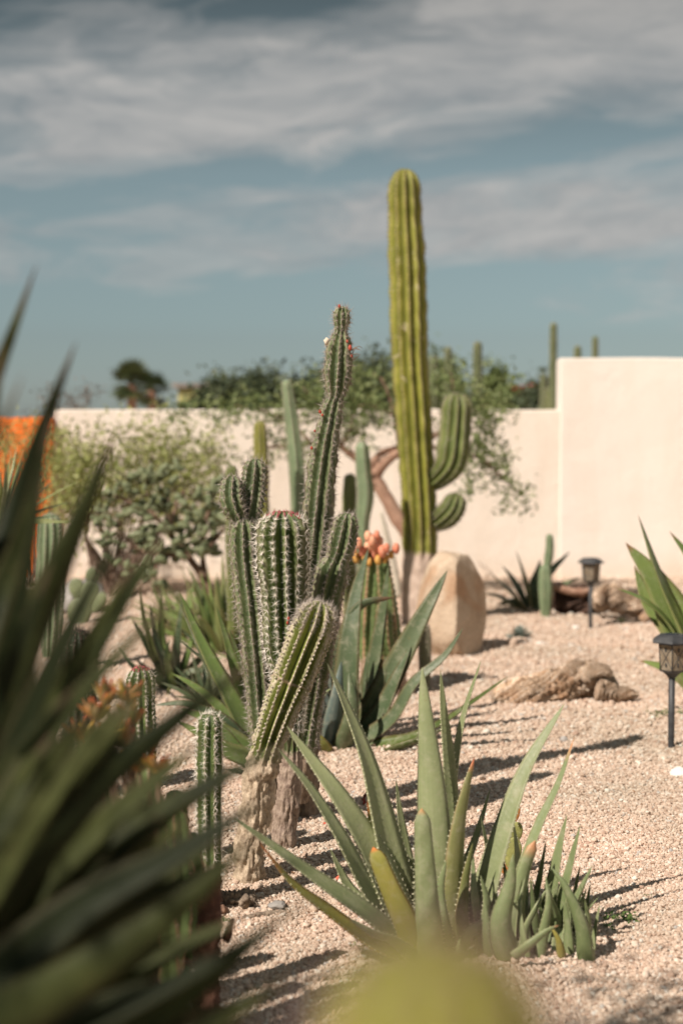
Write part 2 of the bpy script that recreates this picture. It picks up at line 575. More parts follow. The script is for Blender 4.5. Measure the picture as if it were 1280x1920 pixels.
def leaf_data(pts, width, thick=0.18, gutter=0.25, face=0.7, outward=None, rows=16, wprof='aloe', teeth=0.0, tooth=0.003, tipdead=0.0, roll=0.0, seed=0, blunt=False, dents=0.0):
    """pts rows x,y,z from foot to tip; width = full width at the widest; face: + shows the hollow side to the tripod, - the rounded back"""
    rng = np.random.RandomState(seed + 3)
    c = catmull(np.asarray(pts, float), rows)
    T, _, _ = frames(c)
    t = np.linspace(0, 1, rows)
    if wprof == 'aloe':
        wv = (0.82 + 0.18 * np.minimum(t / 0.12, 1)) * np.minimum(1, (1 - t) ** 0.72 * (1.0 + 0.10 * t) + 0.012)
    elif wprof == 'broad':
        wv = (0.6 + 0.4 * np.sin(np.minimum(t / 0.5, 1) * math.pi / 2)) * np.minimum(1, ((1 - t) / 0.5) ** 0.85 + 0.01)
    elif wprof == 'sword':
        wv = (0.55 + 0.45 * np.sin(np.minimum(t / 0.5, 1) * math.pi / 2)) * np.minimum(1, ((1 - t) / 0.62) ** 0.8 + 0.01)
    else:
        wv = (0.42 + 0.58 * np.sin(np.minimum(t / 0.45, 1) * math.pi / 2) ** 1.5) * np.minimum(1, ((1 - t) / 0.5) ** 0.9 + 0.01)
    if blunt:
        wv = (0.75 + 0.25 * (1 - t)) * np.minimum(1, ((1 - t) / 0.09) ** 0.5 + 0.02)
        wv = wv * (1 - 0.35 * t)
    wv = wv * (1 + 0.035 * np.sin(t * 17 + rng.rand() * 6) * (1 - t))
    w = wv * width * 0.5
    o = c[-1] - c[0]
    o = np.array([o[0], o[1], 0.0]) if outward is None else np.array([outward[0], outward[1], 0.0])
    o = nv(o)
    camd = nv(np.array([0, 0, CAMH]) - c[rows // 2])
    verts = []
    across, edge, along = [], [], []
    us_top = np.array([-1, -0.6, -0.25, 0.25, 0.6, 1.0])
    us_bot = np.array([0.82, 0.5, 0.0, -0.5, -0.82])
    side_prev = None
    S_, N_ = [], []
    for i in range(rows):
        want = np.array([0, 0, 0.45]) - o
        nn = (1 - abs(face)) * nv(want) + face * camd
        nn = nn - T[i] * nn.dot(T[i])
        nn = nv(nn)
        sd_ = nv(np.cross(T[i], nn))
        if roll:
            cr, sr = math.cos(roll * t[i]), math.sin(roll * t[i])
            nn, sd_ = nn * cr + sd_ * sr, sd_ * cr - nn * sr
        S_.append(sd_)
        N_.append(nn)
        th = thick * (1.0 - 0.35 * t[i])
        gu = gutter * (1 - 0.6 * t[i])
        dn = 0.0
        for u in us_top:
            dn = dents * math.sin(t[i] * 31 + u * 2 + seed) * (1 - abs(u)) if dents else 0.0
            verts.append(c[i] + sd_ * w[i] * u + nn * w[i] * (gu * (u * u - 0.5) * 1.2 + dn))
            across.append(u); edge.append(1.0 if abs(u) > 0.9 else 0.0); along.append(t[i])
        for u in us_bot:
            h = math.sqrt(1 - u * u)
            dn = dents * math.sin(t[i] * 27 + u * 3 + seed * 2) * h if dents else 0.0
            verts.append(c[i] + sd_ * w[i] * u + nn * w[i] * (gu * (u * u - 0.5) * 1.2 - (2.0 * thick * h + dn) * (1 - 0.2 * t[i])))
            across.append(u); edge.append(0.0); along.append(t[i])
    n = len(us_top) + len(us_bot)
    f = grid_faces(rows, n)
    k = len(verts)
    verts.append(c[-1] + T[-1] * w[-1])
    across.append(0); edge.append(0); along.append(1)
    f += [((rows - 1) * n + j, (rows - 1) * n + (j + 1) % n, k) for j in range(n)]
    fm = [0] * len(f)
    if teeth:
        L = np.linalg.norm(np.diff(c, axis=0), axis=1).sum()
        for side in (-1, 1):
            s = teeth * rng.rand() + 0.03 * L
            while s < L * 0.95:
                x = s / L * (rows - 1)
                i = min(int(x), rows - 2)
                q = x - i
                idx = 0 if side < 0 else len(us_top) - 1
                p = np.array(verts[i * n + idx]) * (1 - q) + np.array(verts[(i + 1) * n + idx]) * q
                d = S_[i] * side + T[i] * 0.45
                sz = tooth * rng.uniform(0.7, 1.2) * (0.5 + 0.5 * (1 - s / L))
                k = len(verts)
                a = T[i] * sz * 0.55
                b = N_[i] * sz * 0.3
                pin = p - S_[i] * side * sz * 0.3
                verts += [pin - a, pin + a, pin + b, p + nv(d) * sz]
                f += [(k, k + 1, k + 3), (k + 1, k + 2, k + 3), (k + 2, k, k + 3)]
                fm += [1] * 3
                across += [1.0] * 4; edge += [1.0] * 4; along += [s / L] * 4
                s += teeth * rng.uniform(0.8, 1.25)
    al = np.array(along)
    tip = np.clip((al - (1 - tipdead)) / max(tipdead, 1e-6), 0, 1) if tipdead > 0 else np.zeros(len(al))
    return np.array(verts), f, fm, dict(across=np.array(across), edge=np.array(edge), along=al, tip=tip)


def add_leaf(parent, pts, width, mats, label=None, **kw):
    v, f, fm, at = leaf_data(pts, width, **kw)
    ms = mats if isinstance(mats, (list, tuple)) else [mats, mats]
    return mesh_ob('leaf', v, f, ms, parent, attrs=at, fmat=fm, label=label)


def pxleaf(parent, pp, wpx, mats, **kw):
    """leaf given by photograph pixels + distance: rows (px,py,d), width in pixels at its foot distance"""
    pts = [P(*q) for q in pp]
    return add_leaf(parent, pts, wpx / FPX * pp[0][2], mats, **kw)


def rosette(parent, c, n, ln, width, mats, el0=15, el1=80, seed=0, arc=0.25, jit=0.25, az0=None, az1=None, **kw):
    """regular rosette: leaves of rising steepness round a centre"""
    rng = np.random.RandomState(seed)
    c = np.asarray(c, float)
    for i in range(n):
        a = i * 2.39996 + seed if az0 is None else R(az0 + (az1 - az0) * (i + rng.rand() * 0.6) / n)
        q = i / max(n - 1, 1)
        el = R(el0 + (el1 - el0) * q + rng.uniform(-8, 8) * jit * 3)
        l = ln * (0.75 + 0.35 * math.sin(q * 2.6)) * rng.uniform(1 - jit, 1 + jit * 0.6)
        d = np.array([math.cos(a) * math.cos(el), math.sin(a) * math.cos(el), math.sin(el)])
        up = np.array([0, 0, 1.0])
        b = c + np.array([math.cos(a), math.sin(a), 0]) * width * 0.35
        mid = b + d * l * 0.5 + up * l * arc * 0.28
        tip = b + d * l * 1.0 + up * l * arc * rng.uniform(-0.35, 0.15)
        add_leaf(parent, [b, mid, tip], width * rng.uniform(0.85, 1.1), mats, seed=seed * 50 + i, **kw)


def leaf_cards(acc, centers, size, rng, spread, per, elong=2.2, down=0.0, shade_fn=None, mi=0):
    """many small pointed leaves round the given points"""
    cs = np.repeat(np.asarray(centers, float), per, axis=0)
    n = len(cs)
    p = cs + rng.randn(n, 3) * spread
    a = rng.randn(n, 3)
    a[:, 2] = a[:, 2] * 0.7 + 0.2 - down
    a /= np.linalg.norm(a, axis=1)[:, None]
    b = np.cross(a, rng.randn(n, 3))
    b /= np.linalg.norm(b, axis=1)[:, None] + 1e-9
    s = size * rng.uniform(0.6, 1.3, n)[:, None]
    nrm = np.cross(a, b)
    v = np.stack([p, p + a * s * 0.5 + b * s / elong * 0.5 + nrm * s * 0.08, p + a * s, p + a * s * 0.5 - b * s / elong * 0.5 + nrm * s * 0.08], 1).reshape(-1, 3)
    f = [(4 * i, 4 * i + 1, 4 * i + 2, 4 * i + 3) for i in range(n)]
    sh = np.repeat(np.clip(rng.rand(n) * 0.9 + (0 if shade_fn is None else shade_fn(p)), 0, 1), 4)
    acc.add(v, f, mi, shade=sh)


def branch_tree(acc, root, direc, ln, rad, depth, rng, tips, kids=3, spread=0.6, shrink=0.68, bend=0.25, up=0.15, nseg=6, twigs=None):
    root = np.asarray(root, float)
    d = nv(direc)
    p = [root]
    q = root.copy()
    dd = d.copy()
    for _ in range(3):
        dd = nv(dd + rng.randn(3) * bend + np.array([0, 0, up]))
        q = q + dd * ln / 3
        p.append(q)
    v, f = tube(p, [rad, rad * 0.85, rad * 0.7, rad * 0.55], n=nseg, rows=7, rough=0.25, rs=30)
    acc.add(v, f, 0, shade=0.5)
    if depth == 0:
        tips += [p[-1], p[-2], (p[-1] + p[-2]) / 2]
        return
    if depth == 1:
        tips.append(p[-1])
    for k in range(kids):
        st = p[-1] if k == 0 else p[rng.randint(1, 4)]
        nd = nv(dd + rng.randn(3) * spread)
        branch_tree(acc, st, nd, ln * shrink * rng.uniform(0.8, 1.15), rad * 0.6, depth - 1, rng, tips, kids, spread, shrink, bend, up, max(4, nseg - 1))
# ================================================================ SETTING
# ground: one sheet to the horizon, fine near the tripod, low heaps and hollows
def gz(x, y):
    """height of the gravel bed"""
    fade = 1.0 / (1.0 + (max(0.0, y - 9.0) / 4.0) ** 2) if y > 9 else 1.0
    return (0.016 * fbm(x, y, 0.3, 0.9, 2) + 0.008 * fbm(x, y, 4.3, 3.1, 2)) * fade


def on(px, py):
    p = G(px, py)
    p[2] = gz(p[0], p[1])
    return p


m, t = mat('gravel')
tc = t.n('ShaderNodeTexCoord')
ob = tc.outputs['Object']
v1 = t.n('ShaderNodeTexVoronoi', {'Vector': ob, 'Scale': 125.0, 'Randomness': 1.0})
vc = t.n('ShaderNodeSeparateColor', {0: v1.outputs['Color']})
nb = t.n('ShaderNodeTexNoise', {'Vector': ob, 'Scale': 1.3, 'Detail': 5.0, 'Roughness': 0.6})
nf = t.n('ShaderNodeTexNoise', {'Vector': ob, 'Scale': 60.0, 'Detail': 5.0, 'Roughness': 0.7})
c = t.ramp(vc.outputs[0], [(0.0, (0.417, 0.288, 0.209)), (0.45, (0.558, 0.418, 0.316)), (0.85, (0.635, 0.505, 0.402)), (1.0, (0.716, 0.626, 0.529))])
c = t.mix(1.0, c, t.ramp(nb.outputs['Fac'], [(0.3, (0.800, 0.838, 0.815)), (0.7, (1.06, 1.06, 1.06))]), 'MULTIPLY')
c = t.mix(1.0, c, t.ramp(nf.outputs['Fac'], [(0.3, 0.82), (0.65, 1.08)]), 'MULTIPLY')
h = t.math('ADD', t.math('MULTIPLY', v1.outputs['Distance'], -1.0), t.math('MULTIPLY', nf.outputs['Fac'], 0.5))
finish(t, c, 0.9, h, 0.30, 0.004, 0.2)
M_GRAVEL = m

xs = np.r_[np.linspace(-400, -14, 14), np.linspace(-12, -2.6, 24), np.linspace(-2.5, 2.6, 170), np.linspace(2.7, 12, 24), np.linspace(14, 400, 14)]
ys = np.r_[np.linspace(-300, -6, 10), np.linspace(-5, 2.3, 14), np.linspace(2.4, 7.5, 170), np.linspace(7.6, 13.0, 50), np.linspace(15, 900, 24)]
gv = [(x, y, gz(x, y)) for y in ys for x in xs]
mesh_ob('ground', gv, grid_faces(len(ys), len(xs), False), M_GRAVEL, kind='structure')

# loose gravel lying on it, every pebble a stone of its own shape (geometry nodes, one object)
m, t = mat('pebble')
oi = t.n('ShaderNodeObjectInfo')
tc = t.n('ShaderNodeTexCoord')
nf = t.n('ShaderNodeTexNoise', {'Vector': tc.outputs['Object'], 'Scale': 0.9, 'Detail': 4.0})
c = t.ramp(oi.outputs['Random'], [(0.0, (0.397, 0.262, 0.194)), (0.18, (0.517, 0.378, 0.285)), (0.6, (0.596, 0.459, 0.357)), (0.88, (0.677, 0.544, 0.439)), (0.96, (0.735, 0.666, 0.571)), (1.0, (0.397, 0.364, 0.337))])
gn = t.n('ShaderNodeNewGeometry')
pn = t.n('ShaderNodeTexNoise', {'Vector': gn.outputs['Position'], 'Scale': 420.0, 'Detail': 3.0})
c = t.mix(1.0, c, t.ramp(pn.outputs['Fac'], [(0.3, 0.86), (0.7, 1.1)]), 'MULTIPLY')
pb = t.n('ShaderNodeTexNoise', {'Vector': gn.outputs['Position'], 'Scale': 1.3, 'Detail': 5.0, 'Roughness': 0.6})
c = t.mix(1.0, c, t.ramp(pb.outputs['Fac'], [(0.3, (0.800, 0.857, 0.847)), (0.7, (1.07, 1.07, 1.07))]), 'MULTIPLY')
finish(t, c, 0.88, pn.outputs['Fac'], 0.4, 0.001, 0.25)
M_PEB = m
rng = np.random.RandomState(4)
pp, sz = [], []
for (d0, d1, dens, s) in ((2.75, 4.1, 30000, 0.0029), (4.1, 5.4, 22000, 0.0034), (5.4, 7.4, 11000, 0.0042), (7.4, 10.0, 4500, 0.0050), (10.0, 12.7, 1500, 0.0065)):
    wmid = 0.30 if d0 < 4 else 0.40
    n = int((d1 ** 2 - d0 ** 2) * wmid * dens)
    y = np.sqrt(rng.uniform(d0 ** 2, d1 ** 2, n))
    x = rng.uniform(-wmid, wmid, n) * y
    z = np.array([gz(a, b) for a, b in zip(x, y)])
    sc_ = s * rng.lognormal(0, 0.36, n)
    pp.append(np.stack([x, y, z + sc_ * rng.uniform(-0.15, 0.9, n)], 1))
    sz.append(sc_)
pp, sz = np.vstack(pp), np.concatenate(sz)
me = bpy.data.meshes.new('loose_gravel')
me.vertices.add(len(pp))
me.vertices.foreach_set('co', pp.astype(np.float32).ravel())
at = me.attributes.new('size', 'FLOAT', 'POINT')
at.data.foreach_set('value', sz.astype(np.float32))
me.materials.append(M_PEB)
peb = link(bpy.data.objects.new('loose_gravel', me), None, 'pale pink gravel lying loose over the whole bed between the plants', 'gravel', kind='stuff')
ng = bpy.data.node_groups.new('scatter', 'GeometryNodeTree')
ng.interface.new_socket('Geometry', in_out='INPUT', socket_type='NodeSocketGeometry')
ng.interface.new_socket('Geometry', in_out='OUTPUT', socket_type='NodeSocketGeometry')
N = ng.nodes.new
gi, go = N('NodeGroupInput'), N('NodeGroupOutput')
iop = N('GeometryNodeInstanceOnPoints')
ng.links.new(gi.outputs[0], iop.inputs['Points'])
g2i = N('GeometryNodeGeometryToInstance')
for k in range(5):
    ico = N('GeometryNodeMeshIcoSphere')
    ico.inputs['Radius'].default_value = 1.0
    ico.inputs['Subdivisions'].default_value = 2
    no = N('ShaderNodeTexNoise')
    no.noise_dimensions = '4D'
    no.inputs['Scale'].default_value = 0.9
    no.inputs['Detail'].default_value = 1.0
    no.inputs['W'].default_value = k * 3.7
    sb = N('ShaderNodeVectorMath'); sb.operation = 'SUBTRACT'
    sb.inputs[1].default_value = (0.5, 0.5, 0.5)
    ng.links.new(no.outputs['Color'], sb.inputs[0])
    ml = N('ShaderNodeVectorMath'); ml.operation = 'SCALE'
    ml.inputs['Scale'].default_value = 1.0
    ng.links.new(sb.outputs[0], ml.inputs[0])
    sp = N('GeometryNodeSetPosition')
    ng.links.new(ico.outputs[0], sp.inputs['Geometry'])
    ng.links.new(ml.outputs[0], sp.inputs['Offset'])
    tr = N('GeometryNodeTransform')
    tr.inputs['Scale'].default_value = (1.15, 0.9 + 0.06 * k, 0.66 + 0.06 * k)
    ng.links.new(sp.outputs[0], tr.inputs[0])
    ng.links.new(tr.outputs[0], g2i.inputs[0])
ng.links.new(g2i.outputs[0], iop.inputs['Instance'])
iop.inputs['Pick Instance'].default_value = True
rr = N('FunctionNodeRandomValue'); rr.data_type = 'FLOAT_VECTOR'
rr.inputs[0].default_value = (-0.6, -0.6, 0)
rr.inputs[1].default_value = (0.6, 0.6, 6.28)
ng.links.new(rr.outputs[0], iop.inputs['Rotation'])
na = N('GeometryNodeInputNamedAttribute'); na.data_type = 'FLOAT'
na.inputs[0].default_value = 'size'
ng.links.new(na.outputs[0], iop.inputs['Scale'])
smat = N('GeometryNodeSetMaterial')
smat.inputs['Material'].default_value = M_PEB
ng.links.new(iop.outputs[0], smat.inputs[0])
ng.links.new(smat.outputs[0], go.inputs[0])
md = peb.modifiers.new('scatter', 'NODES')
md.node_group = ng


# walls
def m_wall(name, base, stain, dirt=0.5, foot=0.35):
    m, t = mat(name)
    tc = t.n('ShaderNodeTexCoord')
    ob = tc.outputs['Object']
    a = t.n('ShaderNodeTexNoise', {'Vector': ob, 'Scale': 1.6, 'Detail': 6.0, 'Roughness': 0.62})
    sc3 = t.n('ShaderNodeMapping', {'Vector': ob, 'Scale': (2.2, 2.2, 0.35)})
    b = t.n('ShaderNodeTexNoise', {'Vector': sc3.outputs[0], 'Scale': 1.7, 'Detail': 5.0, 'Roughness': 0.6})
    fine = t.n('ShaderNodeTexNoise', {'Vector': ob, 'Scale': 42.0, 'Detail': 6.0, 'Roughness': 0.7})
    sx = t.n('ShaderNodeSeparateXYZ', {0: ob})
    low = t.math('MULTIPLY', t.ramp(sx.outputs[2], [(0.0, 1.0), (foot, 0.0)]), t.ramp(a.outputs['Fac'], [(0.35, 0.25), (0.65, 1.0)]))
    k = t.math('ADD', t.math('MULTIPLY', t.ramp(b.outputs['Fac'], [(0.48, 0.0), (0.75, 1.0)]), dirt), t.math('MULTIPLY', low, 0.85), clamp=True)
    col = t.mix(k, base, stain)
    col = t.mix(1.0, col, t.ramp(fine.outputs['Fac'], [(0.3, 0.95), (0.7, 1.03)]), 'MULTIPLY')
    h = t.math('ADD', fine.outputs['Fac'], t.math('MULTIPLY', a.outputs['Fac'], 3.0))
    finish(t, col, 0.92, h, 0.6, 0.012, 0.15)
    return m


def slab(name, x0, x1, y0, y1, z0, z1, m, parent=None, bev=0.015, wav=0.006, step=0.12, **kw):
    """thick rendered wall with softly rounded arrises and a hand-trowelled, slightly wavy face"""
    nx = max(3, int((x1 - x0) / step)); nz = max(3, int((z1 - z0) / step))
    X_ = np.r_[x0, x0 + bev * .3, x0 + bev, np.linspace(x0 + bev * 3, x1 - bev * 3, nx), x1 - bev, x1 - bev * .3, x1]
    prof = [(y0, z0), ] + [(y0, z) for z in np.linspace(z0 + .05, z1 - bev * 2, nz)] + [(y0 + bev * (1 - math.cos(a)), z1 - bev + bev * math.sin(a)) for a in np.linspace(0, math.pi / 2, 4)] + \
        [((y0 + y1) / 2, z1 + 0.004)] + [(y1 - bev * (1 - math.cos(a)), z1 - bev + bev * math.sin(a)) for a in np.linspace(math.pi / 2, 0, 4)] + [(y1, z0)]
    v = []
    for i, x in enumerate(X_):
        e = 0.0
        if i in (0, len(X_) - 1):
            e = bev
        elif i in (1, len(X_) - 2):
            e = bev * 0.3
        for (y, z) in prof:
            yy = y + (e if y < (y0 + y1) / 2 else -e)
            zz = z - (e if z > z1 - 2 * bev else 0)
            wv = wav * fbm(x, 0, z, 1.3, 3)
            zt = (wav * 1.2 * fbm(x, 7, 0, 1.1, 3)) if z > z1 - 3 * bev else 0
            v.append((x, yy + wv, zz + zt))
    n = len(prof)
    f = [(a, a + n, a + n + 1, a + 1) for i in range(len(X_) - 1) for a in range(i * n, i * n + n - 1)]
    f += [tuple(range(n))[::-1], tuple(range((len(X_) - 1) * n, len(X_) * n))]
    return mesh_ob(name, v, [q[::-1] for q in f], m, parent, smooth=False, **kw)


def px2x(px, d):
    return (px - 640.0) / FPX * d


def zz(py, d):
    return P(640, py, d)[2]


DW = 12.75
M_WALL = m_wall('cream_render', (0.775, 0.70, 0.605), (0.66, 0.53, 0.41), 0.42, 0.22)
M_WALL2 = m_wall('cream_render_tall', (0.775, 0.72, 0.645), (0.68, 0.56, 0.44), 0.30, 0.26)
M_ORANGE = m_wall('orange_paint', (0.80, 0.19, 0.035), (0.62, 0.13, 0.03), 0.4, 0.2)
slab('low_garden_wall', px2x(97, DW), px2x(1052, DW) - 0.004, DW, DW + 0.22, -0.15, zz(768, DW), M_WALL, label='long low cream rendered garden wall running behind the shrubs and the tall cactus', cat='wall')
slab('tall_garden_wall', px2x(1049, DW - 0.015), px2x(1049, DW) + 6.0, DW - 0.015, DW + 0.26, -0.15, zz(671, DW), M_WALL2, label='taller pale cream rendered wall stepping up beside the low garden wall', cat='wall')
slab('orange_garden_wall', px2x(98, DW - 0.1) - 4.6, px2x(98, DW - 0.1), DW - 0.1, DW + 0.2, -0.15, zz(783, DW), M_ORANGE, label='bright orange painted wall glimpsed behind the sword leaves beside the cream wall', cat='wall')
# ================================================================ MATERIALS OF THE PLANTS
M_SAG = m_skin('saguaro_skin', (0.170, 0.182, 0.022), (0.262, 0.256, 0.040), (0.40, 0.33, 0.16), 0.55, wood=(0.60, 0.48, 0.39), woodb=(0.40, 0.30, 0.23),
               scar=(0.60, 0.52, 0.38), scar_amt=0.75, scar_lo=0.615, scale=9.0, valley_shade=(0.075, 0.085, 0.020))
M_SAGARM = m_skin('saguaro_arm_skin', (0.105, 0.138, 0.030), (0.152, 0.182, 0.048), (0.26, 0.24, 0.13), 0.5, scale=9.0, valley_shade=(0.045, 0.065, 0.025))
M_BAR = m_skin('spiny_cactus_skin', (0.062, 0.095, 0.022), (0.105, 0.145, 0.040), (0.28, 0.25, 0.16), 0.55, wood=(0.42, 0.33, 0.25), woodb=(0.15, 0.10, 0.075), scale=22.0, valley_shade=(0.035, 0.062, 0.022))
M_GREY = m_skin('greygreen_cactus_skin', (0.095, 0.130, 0.050), (0.145, 0.182, 0.078), (0.30, 0.26, 0.18), 0.7, wood=(0.30, 0.22, 0.15), woodb=(0.12, 0.08, 0.05), scale=22.0, valley_shade=(0.055, 0.085, 0.040))
M_LEAN = m_skin('leaning_cactus_skin', (0.150, 0.185, 0.035), (0.215, 0.240, 0.055), (0.52, 0.45, 0.33), 0.9, wood=(0.60, 0.49, 0.35), woodb=(0.24, 0.175, 0.115), scar=(0.66, 0.57, 0.45), scar_amt=0.9, scale=24.0, valley_shade=(0.055, 0.085, 0.025))
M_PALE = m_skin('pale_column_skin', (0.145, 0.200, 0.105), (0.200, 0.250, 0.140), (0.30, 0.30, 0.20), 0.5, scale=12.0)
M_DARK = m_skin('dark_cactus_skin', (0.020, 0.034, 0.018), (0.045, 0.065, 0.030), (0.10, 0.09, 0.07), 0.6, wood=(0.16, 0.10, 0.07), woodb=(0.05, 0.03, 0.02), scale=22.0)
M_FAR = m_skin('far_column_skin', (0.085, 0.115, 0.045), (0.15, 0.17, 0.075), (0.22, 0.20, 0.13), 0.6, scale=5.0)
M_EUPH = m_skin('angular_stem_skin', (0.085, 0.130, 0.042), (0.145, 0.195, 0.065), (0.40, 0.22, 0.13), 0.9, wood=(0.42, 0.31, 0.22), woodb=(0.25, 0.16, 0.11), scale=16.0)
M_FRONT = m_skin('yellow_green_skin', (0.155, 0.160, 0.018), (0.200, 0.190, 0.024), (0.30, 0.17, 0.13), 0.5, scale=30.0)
M_PAD = m_skin('pad_skin', (0.135, 0.165, 0.080), (0.205, 0.230, 0.120), (0.2, 0.2, 0.12), 0.2, scale=14.0)
M_SPINE = m_plain('pale_spine', (0.66, 0.60, 0.50), (0.80, 0.76, 0.68), 0.6, 60, 0.0, spec=0.3)
M_SPINEG = m_plain('grey_spine', (0.26, 0.22, 0.19), (0.52, 0.46, 0.40), 0.6, 60, 0.0)
M_SPINED = m_plain('dark_spine', (0.06, 0.045, 0.04), (0.16, 0.12, 0.10), 0.6, 60, 0.0)
M_SPINER = m_plain('red_young_spine', (0.18, 0.03, 0.04), (0.48, 0.16, 0.15), 0.5, 60, 0.0)
M_SPINEP = m_plain('purplish_spine', (0.20, 0.12, 0.115), (0.30, 0.20, 0.18), 0.6, 60, 0.0)
M_FELT = m_plain('felt', (0.34, 0.25, 0.19), (0.50, 0.41, 0.32), 0.95, 200, 0.3)
M_FELTW = m_plain('white_felt', (0.52, 0.44, 0.33), (0.70, 0.63, 0.51), 0.95, 200, 0.4)
M_FELTB = m_plain('brown_felt', (0.18, 0.11, 0.08), (0.30, 0.20, 0.15), 0.95, 200, 0.3)
M_ALOE = m_leaf('aloe_leaf', (0.190, 0.222, 0.104), (0.262, 0.290, 0.145), edge=(0.34, 0.35, 0.20), tip=(0.42, 0.24, 0.10))
M_ALOEB = m_leaf('aloe_leaf_brownish', (0.150, 0.165, 0.055), (0.205, 0.205, 0.080), edge=(0.30, 0.22, 0.12), tip=(0.56, 0.20, 0.10))
M_ALOEY = m_leaf('aloe_leaf_yellowing', (0.200, 0.215, 0.050), (0.285, 0.255, 0.060), edge=(0.42, 0.26, 0.06), tip=(0.62, 0.20, 0.05))
M_ALOEP = m_leaf('aloe_pup_leaf', (0.145, 0.185, 0.080), (0.205, 0.245, 0.115), edge=(0.28, 0.30, 0.15), tip=(0.50, 0.26, 0.13))
M_BLUE = m_leaf('bluegreen_leaf', (0.062, 0.092, 0.042), (0.105, 0.135, 0.066), edge=(0.13, 0.10, 0.045), tip=(0.12, 0.07, 0.04))
M_BLUEG = m_leaf('glaucous_leaf', (0.115, 0.155, 0.135), (0.165, 0.205, 0.175), edge=(0.16, 0.17, 0.12), tip=(0.12, 0.07, 0.04))
M_GREEN = m_leaf('fresh_green_leaf', (0.135, 0.200, 0.055), (0.190, 0.250, 0.075), edge=(0.20, 0.18, 0.07), tip=(0.24, 0.14, 0.07))
M_OLIVE = m_leaf('olive_leaf', (0.155, 0.185, 0.060), (0.215, 0.235, 0.085), edge=(0.26, 0.24, 0.10), tip=(0.30, 0.20, 0.09))
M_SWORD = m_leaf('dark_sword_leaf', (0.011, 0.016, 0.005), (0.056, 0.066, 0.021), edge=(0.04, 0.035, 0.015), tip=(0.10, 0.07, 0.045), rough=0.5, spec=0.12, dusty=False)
M_TOOTH = m_plain('leaf_tooth', (0.50, 0.50, 0.32), (0.62, 0.60, 0.42), 0.5, 50, 0.0)
M_TOOTHD = m_plain('leaf_tooth_brown', (0.16, 0.09, 0.05), (0.26, 0.16, 0.09), 0.5, 50, 0.0)
M_BARK = m_plain('brown_bark', (0.10, 0.062, 0.040), (0.26, 0.175, 0.12), 0.9, 26, 0.9, 0.01)
M_BARKR = m_plain('reddish_bark', (0.26, 0.145, 0.095), (0.42, 0.27, 0.19), 0.85, 14, 0.7, 0.008)
M_BARKG = m_plain('grey_bark', (0.14, 0.105, 0.075), (0.34, 0.27, 0.20), 0.9, 30, 1.0, 0.012)

ALO = [M_ALOE, M_TOOTH]; ALB = [M_ALOEB, M_TOOTH]; ALY = [M_ALOEY, M_TOOTH]; ALP = [M_ALOEP, M_TOOTH]
BLU = [M_BLUE, M_TOOTHD]; BLG = [M_BLUEG, M_TOOTHD]; GRN = [M_GREEN, M_TOOTHD]; OLV = [M_OLIVE, M_TOOTHD]; SWD = [M_SWORD, M_TOOTHD]
M_GDK = m_leaf('deep_green_leaf', (0.060, 0.090, 0.022), (0.115, 0.150, 0.035), edge=(0.13, 0.10, 0.04), tip=(0.12, 0.07, 0.04))
GDK = [M_GDK, M_TOOTHD]


def pxstem(rowsdef, wscale=1.0):
    """rows (px, py, d, width_px) from foot to tip -> x,y,z,radius"""
    out = []
    for (a, b, d, wd) in rowsdef:
        p = P(a, b, d)
        out.append([p[0], p[1], p[2], wd * 0.5 / FPX * d * wscale])
    return out


# ================================================================ TALL CACTUS with two arms
DS = 9.65
foot = P(782, 1176, DS)
sag = thing('tall_column_cactus', (foot[0], foot[1], 0), 'tallest ribbed yellow green column cactus with two short arms behind the pale boulder', 'cactus')
sd = stem_data(pxstem([(783, 1195, DS, 66), (785, 1100, DS, 64), (787, 1010, DS, 63), (786, 960, DS, 63), (780, 860, DS, 64), (774, 760, DS, 66), (769, 690, DS, 66), (766, 610, DS, 68), (764, 520, DS, 69), (760, 430, DS, 65), (758, 370, DS, 60), (758, 317, DS, 52)], 1.03),
               11, 0.30, 150, 8, knob=0.02, pitch=0.03, capk=1.2, wood=lambda s: 1 - min(1, max(0, (s - 0.155) / 0.06)), pinch=((0.585, 0.05, 0.008), (0.76, 0.055, 0.02), (0.885, 0.04, 0.03), (0.21, -0.02, 0.03)), seed=5, sharp=0.75, lump=0.02)
st = stem_part('stem', sd, M_SAG, sag, rough=0.03)
spine_part(sd, [M_SPINED, M_FELTB], st, 0.032, 6, 0.016, 1, 0.022, 0.0011, 0.2, 1.0, 0.005, seed=1)
for i, (pp_, m_) in enumerate(((pxstem([(806, 905, DS, 30), (824, 894, DS - .05, 46), (845, 864, DS - .07, 60), (853, 800, DS - .05, 60), (857, 738, DS - .03, 52)]), M_SAGARM),
                               (pxstem([(808, 985, DS, 22), (826, 975, DS - .05, 42), (846, 956, DS - .07, 50), (858, 925, DS - .05, 38)]), M_SAGARM))):
    a = stem_data(pp_, 11, 0.34, 60, 8, vee=True, knob=0.02, seed=20 + i, capk=1.0, lump=0.04)
    ar = stem_part('arm', a, m_, sag)
    spine_part(a, [M_SPINEG, M_FELTB], ar, 0.03, 6, 0.018, 1, 0.022, 0.0011, 0.1, 1.0, 0.004, seed=30 + i)

# ================================================================ SPINY CACTUS CLUMP, the plant in focus
base = on(520, 1600)
cl = thing('spiny_cactus_clump', (base[0], base[1], 0), 'spiny ribbed cactus clump of upright stems on woody trunks with one thick stem leaning over', 'cactus')
# (rows, ribs, material, seed, wood function, spines...)
D1, D2, D3 = 4.28, 3.98, 4.55


def woodto(a, b):
    return lambda s: 1 - min(1, max(0, (s - a) / (b - a)))


